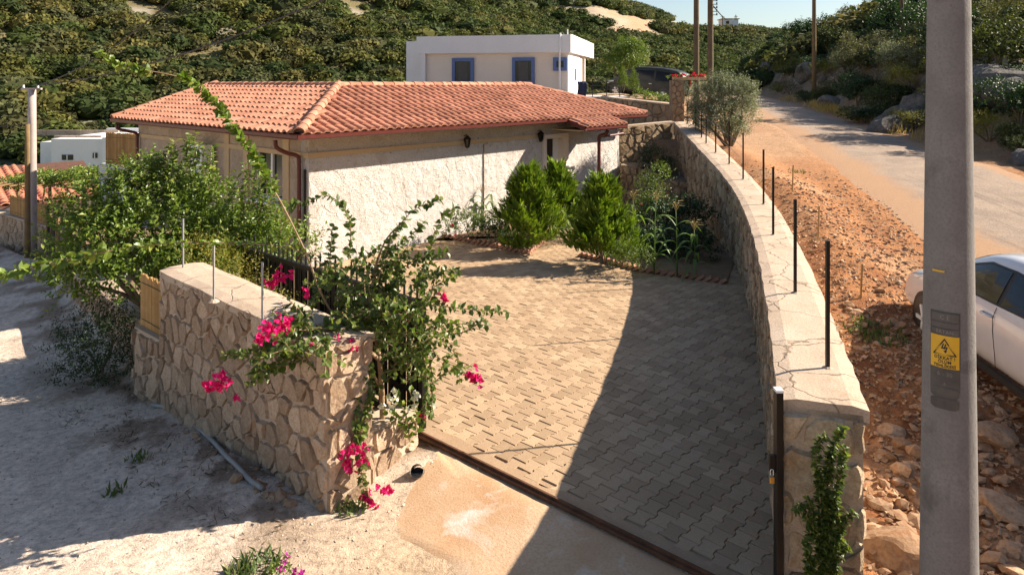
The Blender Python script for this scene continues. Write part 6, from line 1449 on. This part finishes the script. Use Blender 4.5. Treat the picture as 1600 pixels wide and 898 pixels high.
for s in (1, -1):
    lpart('front_window', drape(bd_o, [(-.18, .985), (1.06, .95), (1.02, 1.0), (.62, 1.20), (.28, 1.30), (-.14, 1.315)], s, .012), M['darkglass'], car); lpart('rear_window', drape(bd_o, [(-1.22, 1.01), (-.26, .985), (-.22, 1.315), (-.70, 1.28), (-1.05, 1.16)], s, .012), M['darkglass'], car)
    lpart('window_trim', drape(bd_o, [(-1.28, .985), (1.14, .935), (1.08, .985), (.66, 1.22), (.30, 1.325), (-.18, 1.338), (-.72, 1.305), (-1.10, 1.18)], s, .005), M['black_plastic'], car)
    for xh in (-.10, -1.12):
        h1 = lpart('door_handle', tube([V((xh-.09, s*(bodyside(SED, xh, .84)-.005), .84)), V((xh-.06, s*(bodyside(SED, xh, .84)+.03), .845)), V((xh+.07, s*(bodyside(SED, xh, .84)+.03), .845)), V((xh+.10, s*(bodyside(SED, xh, .84)-.005), .84))], .014, 8), M['paint_white'], car, True)
    seam(car, SED, [(-.22, .95), (-.21, .7), (-.24, .45), (-.26, .26)], s); seam(car, SED, [(1.16, .88), (1.12, .65), (1.0, .40), (.92, .26)], s); seam(car, SED, [(-1.28, .95), (-1.20, .75), (-1.02, .55), (-.95, .30)], s); seam(car, SED, [(-.95, .29), (.80, .27)], s)
    lpart('sill', box((.0, s*.845, .225), (2.2, .06, .07)), M['black_plastic'], car)
    lpart('headlight', quadpanel(SED, [(2.02, .58), (2.12, .56), (1.85, .72), (1.60, .80), (1.72, .70)], s, .02), M['lamp'], car)
    mir = lpart('mirror', bbox((.86, s*.99, .98), (.12, .18, .13), .03), M['paint_white'], car, True)
    for xw in (1.36, -1.30):
        lpart('wheel_arch', tube([V((xw, s*.70, .31)), V((xw, s*.878, .31))], [.36, .355], 28), M['black_plastic'], car); wheel(car, xw, s*.79, .31, .20, s)
lpart('windscreen', drape(bd_o, [(1.20, -.62), (1.26, 0), (1.20, .62), (.58, .50), (.52, 0), (.58, -.50)], 0, .006), M['darkglass'], car)
# dark minivan seen from its side
VAN = [(-2.38, .45, .98, 1.30, .70, .78, .62), (-2.32, .34, 1.02, 1.72, .86, .90, .70), (-2.0, .28, 1.04, 1.84, .93, .95, .74), (-1.2, .25, 1.05, 1.90, .94, .96, .76), (-.2, .25, 1.04, 1.90, .94, .96, .76), (.6, .25, 1.02, 1.84, .94, .95, .74), (1.0, .25, 1.01, 1.62, .94, .94, .72), (1.45, .26, .99, 1.26, .93, .92, .72), (1.85, .28, .93, 1.06, .90, .88, .70), (2.2, .32, .80, .92, .80, .80, .60), (2.38, .40, .68, .76, .64, .64, .48)]
r0 = P(1041, 155, 41.0); f0 = P(958, 146, 42.8); vd = (f0-r0); vdh = V((vd.x, vd.y, 0)).normalized(); vleft = V((-vdh.y, vdh.x, 0)); vc = (r0+f0)/2-vleft*.9*(1)
vside = r0+(f0-r0)*.5; vpos = vside-vleft*.93 if (vleft.y < 0) else vside+vleft*.93
van = empty('minivan', (vpos.x, vpos.y+.0, r0.z), 'dark green-grey minivan parked above the planter wall', 'van'); van.rotation_euler = (0, -math.asin(min(.12, max(0, vd.z/vd.length))), math.atan2(vdh.y, vdh.x))
vb_ = lpart('body', loft(VAN), M['paint_dark'], van, True); md = vb_.modifiers.new('smooth', 'SUBSURF'); md.levels = md.render_levels = 2
for s in (1, -1):
    lpart('front_window', drape(vb_, [(.42, 1.12), (1.22, 1.08), (.82, 1.52), (.44, 1.66)], s, .014), M['van_glass'], van); lpart('middle_window', drape(vb_, [(-.75, 1.13), (.32, 1.12), (.34, 1.66), (-.75, 1.70)], s, .014), M['van_glass'], van); lpart('rear_window', drape(vb_, [(-2.12, 1.15), (-.87, 1.13), (-.87, 1.70), (-1.98, 1.64)], s, .014), M['van_glass'], van)
    seam(van, VAN, [(.38, 1.0), (.38, .6), (.40, .32)], s, .012); seam(van, VAN, [(1.32, 1.0), (1.35, .7), (1.15, .35)], s, .012); seam(van, VAN, [(-.82, 1.0), (-.80, .6), (-.82, .34)], s, .012)
    for xh in (.55, -.62): lpart('door_handle', bbox((xh, s*.972, .93), (.18, .03, .035), .01), M['alloy_light'], van)
    lpart('headlight', quadpanel(VAN, [(1.75, .78), (2.2, .70), (2.1, .86), (1.72, .93)], s, .02), M['lamp'], van); lpart('tail_light', box((-2.34, s*.80, 1.2), (.10, .14, .6)), plain('tail_red', (.35, .02, .02), .2), van)
    lpart('mirror', bbox((1.12, s*1.06, 1.12), (.16, .2, .2), .04), M['paint_dark'], van, True)
    for xw in (1.52, -1.48):
        lpart('wheel_arch', tube([V((xw, s*.75, .34)), V((xw, s*.952, .34))], [.40, .395], 24), M['black_plastic'], van); wheel(van, xw, s*.86, .34, .2, s)
    lpart('roof_rail', tube([V((-1.9, s*.66, 1.92)), V((.4, s*.66, 1.94))], .02, 6), M['black_plastic'], van)
lpart('windscreen', drape(vb_, [(1.48, -.68), (1.54, 0), (1.48, .68), (.84, .60), (.80, 0), (.84, -.60)], 0, .008), M['van_glass'], van)
lpart('back_window', box((-2.335, 0, 1.46), (.04, 1.2, .40)), M['lamp'], van)
# ------------------------------------------------------------------ plants round the upper planter, flower box
fb = V((pc.x, pc.y+.2, 3.82)); fbx = plant('flower_box', fb, 'box of bright red flowers on top of the stone pillar', 'flower box')
part('box', bbox(fb+V((.45, 0, .04)), (1.15, .3, .10), .01), M['band'], fbx)
fol('leaves', crown([(fb+V((.2+.35*k, 0, .06)), (.22, .16, .07)) for k in range(-1, 3)], 120, .08, 5, .06, .6, .5, .2), 'leaf_bright', fbx)
for k in range(12): flowers(fbx, fb+V((-.15+.1*k, -.1, .13+.03*math.sin(k*2))), .05, 8, 'red_flower', .05, 'bloom')
for k, (px, py, D, s, lab) in enumerate(((974, 128, 30.0, .5, 'small yellow-green conifer in the upper planter, left one'), (990, 132, 29.6, .55, 'small yellow-green conifer in the upper planter, right one'))):
    b_ = P(px, py+16, D); bushy('young_conifer', lab, 'conifer', [(P(px, py+4, D), (.22, .2, .30)), (P(px, py-8, D), (.13, .13, .25)), (P(px, py-16, D), (.06, .06, .15))], 260, .16, 6, .07, .3, 'conifer', b_, None, 1.2)
b_ = P(1008, 152, 29.0); bushy('leafy_shrub', 'low green shrub trailing along the upper planter edge', 'shrub', [(P(1000, 149, 29.2), (.35, .3, .2)), (P(1020, 154, 28.6), (.4, .3, .18)), (P(1036, 157, 28.0), (.3, .3, .16))], 260, .16, 6, .08, .5, 'leaf_bright', b_)
b_ = P(1078, 165, 26.0); bushy('climber', 'dark climbing plant between the stone pillar and pole', 'climber', [(P(1076, 150, 25.6), (.18, .15, .3)), (P(1080, 175, 25.4), (.18, .15, .35)), (P(1074, 132, 25.6), (.2, .15, .16))], 150, .14, 6, .06, .6, 'leaf_dark', V((b_.x, b_.y, hz(b_.x, b_.y))))
# ------------------------------------------------------------------ neighbours at the left
ng = empty('white_neighbour_house', P(112, 250, 46), 'low white flat-roofed house at left behind the red roof', 'house')
def nb(px0, px1, py0, py1, D, th=5): 
    a, b_ = P(px0, py1, D), P(px1, py0, D); return box(((a.x+b_.x)/2, D+th/2, (a.z+b_.z)/2-1.5), (b_.x-a.x, th, b_.z-a.z+3))
part('wall', nb(80, 160, 217, 250, 46, 6), M['white'], ng); part('side_wing', nb(63, 80.5, 222, 250, 47, 5), M['white'], ng); part('step_wall', nb(159.6, 170, 215, 250, 45.6, 3), M['white'], ng)
part('roof_deck', join(nb(84, 158, 212, 214, 47, .2)), M['cap'], ng)
part('parapet', box((P(113, 212, 51.8).x, 51.9, P(113, 209, 51.8).z), (6.6, .2, .5)), M['cap'], ng)
part('parapet', box((P(200, 212, 52).x, 52.2, P(113, 207, 52).z-.3), (3.2, .3, 1.2)), M['white'], ng)
for (x0, x1, y0, y1) in ((97, 114, 242, 250), (145, 152, 239, 247)):
    a, b_ = P(x0, y1, 45.97), P(x1, y0, 45.97); w = part('window', box(((a.x+b_.x)/2, 45.97, (a.z+b_.z)/2), (b_.x-a.x, .06, b_.z-a.z)), M['darkglass'], ng); part('frame', box(((a.x+b_.x)/2, 45.93, (a.z+b_.z)/2), (.05, .05, b_.z-a.z)), M['plastic_white'], w)
# red-roofed house below
rh = empty('red_roofed_house', P(60, 300, 30), 'low house with pale red tile roof at the left edge', 'house')
ra_, rb_, rc_, rd_ = P(-70, 330, 24.5), P(168, 300, 27.5), P(130, 249, 31), P(-60, 262, 30)
ev = rb_-ra_; evd = ev.normalized(); upv = (rd_-ra_); upn = upv-evd*upv.dot(evd); ul = upn.length; upn.normalize(); nn_ = evd.cross(upn); nn_ = nn_ if nn_.z > 0 else -nn_
part('roof', prism([ra_-V((0, 0, .05)), rb_-V((0, 0, .05)), rc_-V((0, 0, .05)), rd_-V((0, 0, .05))], V((0, 0, -.12))), M['underlay'], rh)
M['tile_far'] = rough_mat('pink_terracotta', (.60, .26, .16), (.68, .33, .22), (.50, .20, .12), 2, 30, .88, .3, .006, .2)
nt_ = 0; tv, tf = [], []; right = evd.cross(upn).dot(nn_) > 0; TMF = []
for g in TG[:2]:
    me = raw_mesh('roof_tile', g[0], g[1]); me.materials.append(M['tile_far']); TMF.append(me)
cand = []
for j in range(int(ul/.36)+1):
    for i in range(int(ev.length/.30)):
        p = ra_+evd*(i*.30)+upn*(j*.36-.04); q = (i*.30+.15, j*.36+.18)
        # inside the quadrilateral?
        poly = [((v-ra_).dot(evd), (v-ra_).dot(upn)) for v in (ra_, rb_, rc_, rd_)]
        if not inpoly(q[0], q[1], poly) or CX+F*p.x/p.y < -25: continue
        x = evd if right else -evd; cand.append((p, x))
for k, (p, x) in enumerate(cand[:300]):
    mt = Matrix((x*1.36, upn*1.2, nn_*1.3)).transposed().to_4x4(); mt.translation = p-rh.location+nn_*.0; o = bpy.data.objects.new('roof_tile', TMF[k % 2]); COL.objects.link(o); o.parent = rh; o.matrix_basis = mt
part('wall', box((P(40, 320, 28.5).x, 29.2, -2.0), (8.5, 4, 3.0)), M['cream'], rh)
part('porch_gable', prism([P(2, 330, 24.2), P(18, 322, 24.2), P(18, 345, 24.2), P(2, 345, 24.2)], V((0, .5, 0))), M['white'], rh)
# bamboo screens
def bamboo(name, pts, z0, z1, label, d=.035):
    pts = resample([V((p.x, p.y, 0)) for p in pts], d); e = empty(name, (pts[0].x, pts[0].y, z0), label, 'screen'); gs = []
    for p in pts: gs.append(tube([V((p.x, p.y, z0)), V((p.x, p.y, z1+rnd.uniform(-.03, .015)))], d*.52*rnd.uniform(.85, 1.1), 5))
    o = part('canes', join(*gs), M['bamboo'], e); o['kind'] = 'stuff'
    for z in (z0+.15*(z1-z0), z0+.85*(z1-z0)): part('tie_wire', tube([V((p.x, p.y-.03, z)) for p in pts[::3]], .006, 4), M['wood'], e)
a, b_ = P(166, 210, 22.6), P(222, 214, 21.4); bamboo('bamboo_screen', [a, a.lerp(b_, .5)+V((.05, .12, 0)), b_], P(0, 259, 22)[2], P(0, 209, 22)[2], 'curved bamboo screen beside the left gable of the stone house')
ra2 = a+V((-.1, .3, 0)); solo('terrace_wall', box(((a.x+b_.x)/2+.1, 22.6, P(0, 259, 22)[2]-1.0), ((b_.x-a.x)+.5, .3, 2.0)), M['white'], (a.x, 22.6, -.8), 'white wall under the curved bamboo screen', 'wall')
bamboo('bamboo_screen', [LB+LD*.02+LN*.1, S1-LD*.02+LN*.1], .5, 1.18, 'small bamboo panel standing on the stepped wall end')
a, b_ = P(17, 312, 22.4), P(76, 318, 20.6); zz = P(0, 340, 21.5)[2]; bamboo('bamboo_screen', [a, b_], zz-.05, P(0, 312, 21.5)[2], 'plain bamboo fence on the far stone wall behind lane poles', .045)
a2, b2 = P(-40, 345, 23.6), P(92, 350, 20.2); a2.z = b2.z = 0; d2 = (b2-a2).normalized(); n2_ = V((-d2.y, d2.x, 0)); n2_ = n2_ if n2_.y > 0 else -n2_
fw = solo('lane_wall', wallprism(a2, b2, .35, n2_, zz-.03, zz-.08, -2.6), M['mortar'], (a2.x, a2.y, -1.4), 'far stone wall at the left edge beneath the bamboo fence', 'wall')
ff, w_, h_ = flatface(a2, b2, -1.75, zz-.05, -1.65, zz-.10, (-n2_)[:2]); stones(fw, ff, w_, h_, .30, .26, M['stone'], .016, .03, 91)
# black gate frame
gf0 = P(75, 430, 15.3); gfr = empty('iron_gate', gf0, 'narrow black iron gate frame between lane pole and the big bush', 'gate'); 
for px in (74.5, 85): part('stile', tube([P(px, 432, 15.2), P(px, 322, 15.2)], .025, 6), M['iron'], gfr)
for py in (322, 345, 425): part('rail', tube([P(74.5, py, 15.2), P(85, py, 15.2)], .02, 6), M['iron'], gfr)
for px in (77.5, 80, 82.5): part('bar', tube([P(px, 425, 15.2), P(px, 345, 15.2)], .01, 5), M['iron'], gfr)
gpp = solo('wooden_post', ringtube(P(90, 440, 15.2), 1.45, .05, .045, 8, 3), M['wood'], P(90, 440, 15.2), 'short yellowish wooden post right of the narrow iron gate', 'post')
# pergola with vine
pg0 = P(25, 345, 25.0); pg = empty('pergola', pg0, 'vine-covered wooden pergola in front of the red roof', 'pergola')
za = P(0, 285, 24)[2]
for px, D in ((28, 24.4), (78, 23.4), (130, 22.6)): part('post', tube([V((P(px, 0, D).x, D, -1.9)), V((P(px, 0, D).x, D, za))], .05, 8), M['wood'], pg)
for D0_ in (23.6, 25.4): part('beam', tube([V((P(8, 0, D0_).x, D0_+.8, za)), V((P(168, 0, D0_).x, D0_-1.2, za))], .045, 6), M['wood'], pg)
for k in range(9): x = P(15+18*k, 0, 24.3).x; part('rafter', tube([V((x, 22.6, za+.06)), V((x+.1, 26.2, za+.06))], .03, 6), M['wood'], pg)
vp = plant('grape_vine', (pg0.x+1.5, 24.2, -1.9), 'green vine spread over the wooden pergola at left', 'vine'); fol('leaves', crown([(P(20+16*k, 287-1.5*k+4*math.sin(k*1.7), 24.2-.12*k), (.35, .8, .2)) for k in range(10)], 700, .2, 6, .10, .8, .4, .2), 'leaf_bright', vp); part('stem', tube([(pg0.x+1.5, 24.2, -1.9), (pg0.x+1.4, 24.2, -.8), (pg0.x+1.6, 24.1, za)], .03, 6), M['bark'], vp)
# pipe on the lane, ventilation hose, stakes
solo('ground_pipe', tube(spline([V((q.x, q.y, hz(q.x, q.y)+.035)) for q in [G(x, y, -.2) for x, y in ((238, 622), (270, 635), (300, 658), (330, 688), (352, 720), (372, 745), (390, 765), (410, 782))]], 6), .024, 8), M['pipe'], G(238, 622, -.25), 'grey plastic pipe lying along the foot of the lane wall', 'pipe', smooth=True)
for k, (px, py, top, lab) in enumerate(((1345, 465, 412, 'short orange wooden stake standing right of the nearest posts'), (1278, 375, 322, 'short orange stake among the dirt behind the wall'), (1238, 300, 258, 'dry thin stake near the far wall bend'))):
    z = .6
    for _ in range(6): g = G(px, py, z); z = hz(g.x, g.y)
    solo('wooden_stake', tube([g, g+V((.02, 0, (py-top)*g.y/F))], .016, 6), M['bamboo'], g, lab, 'stake')
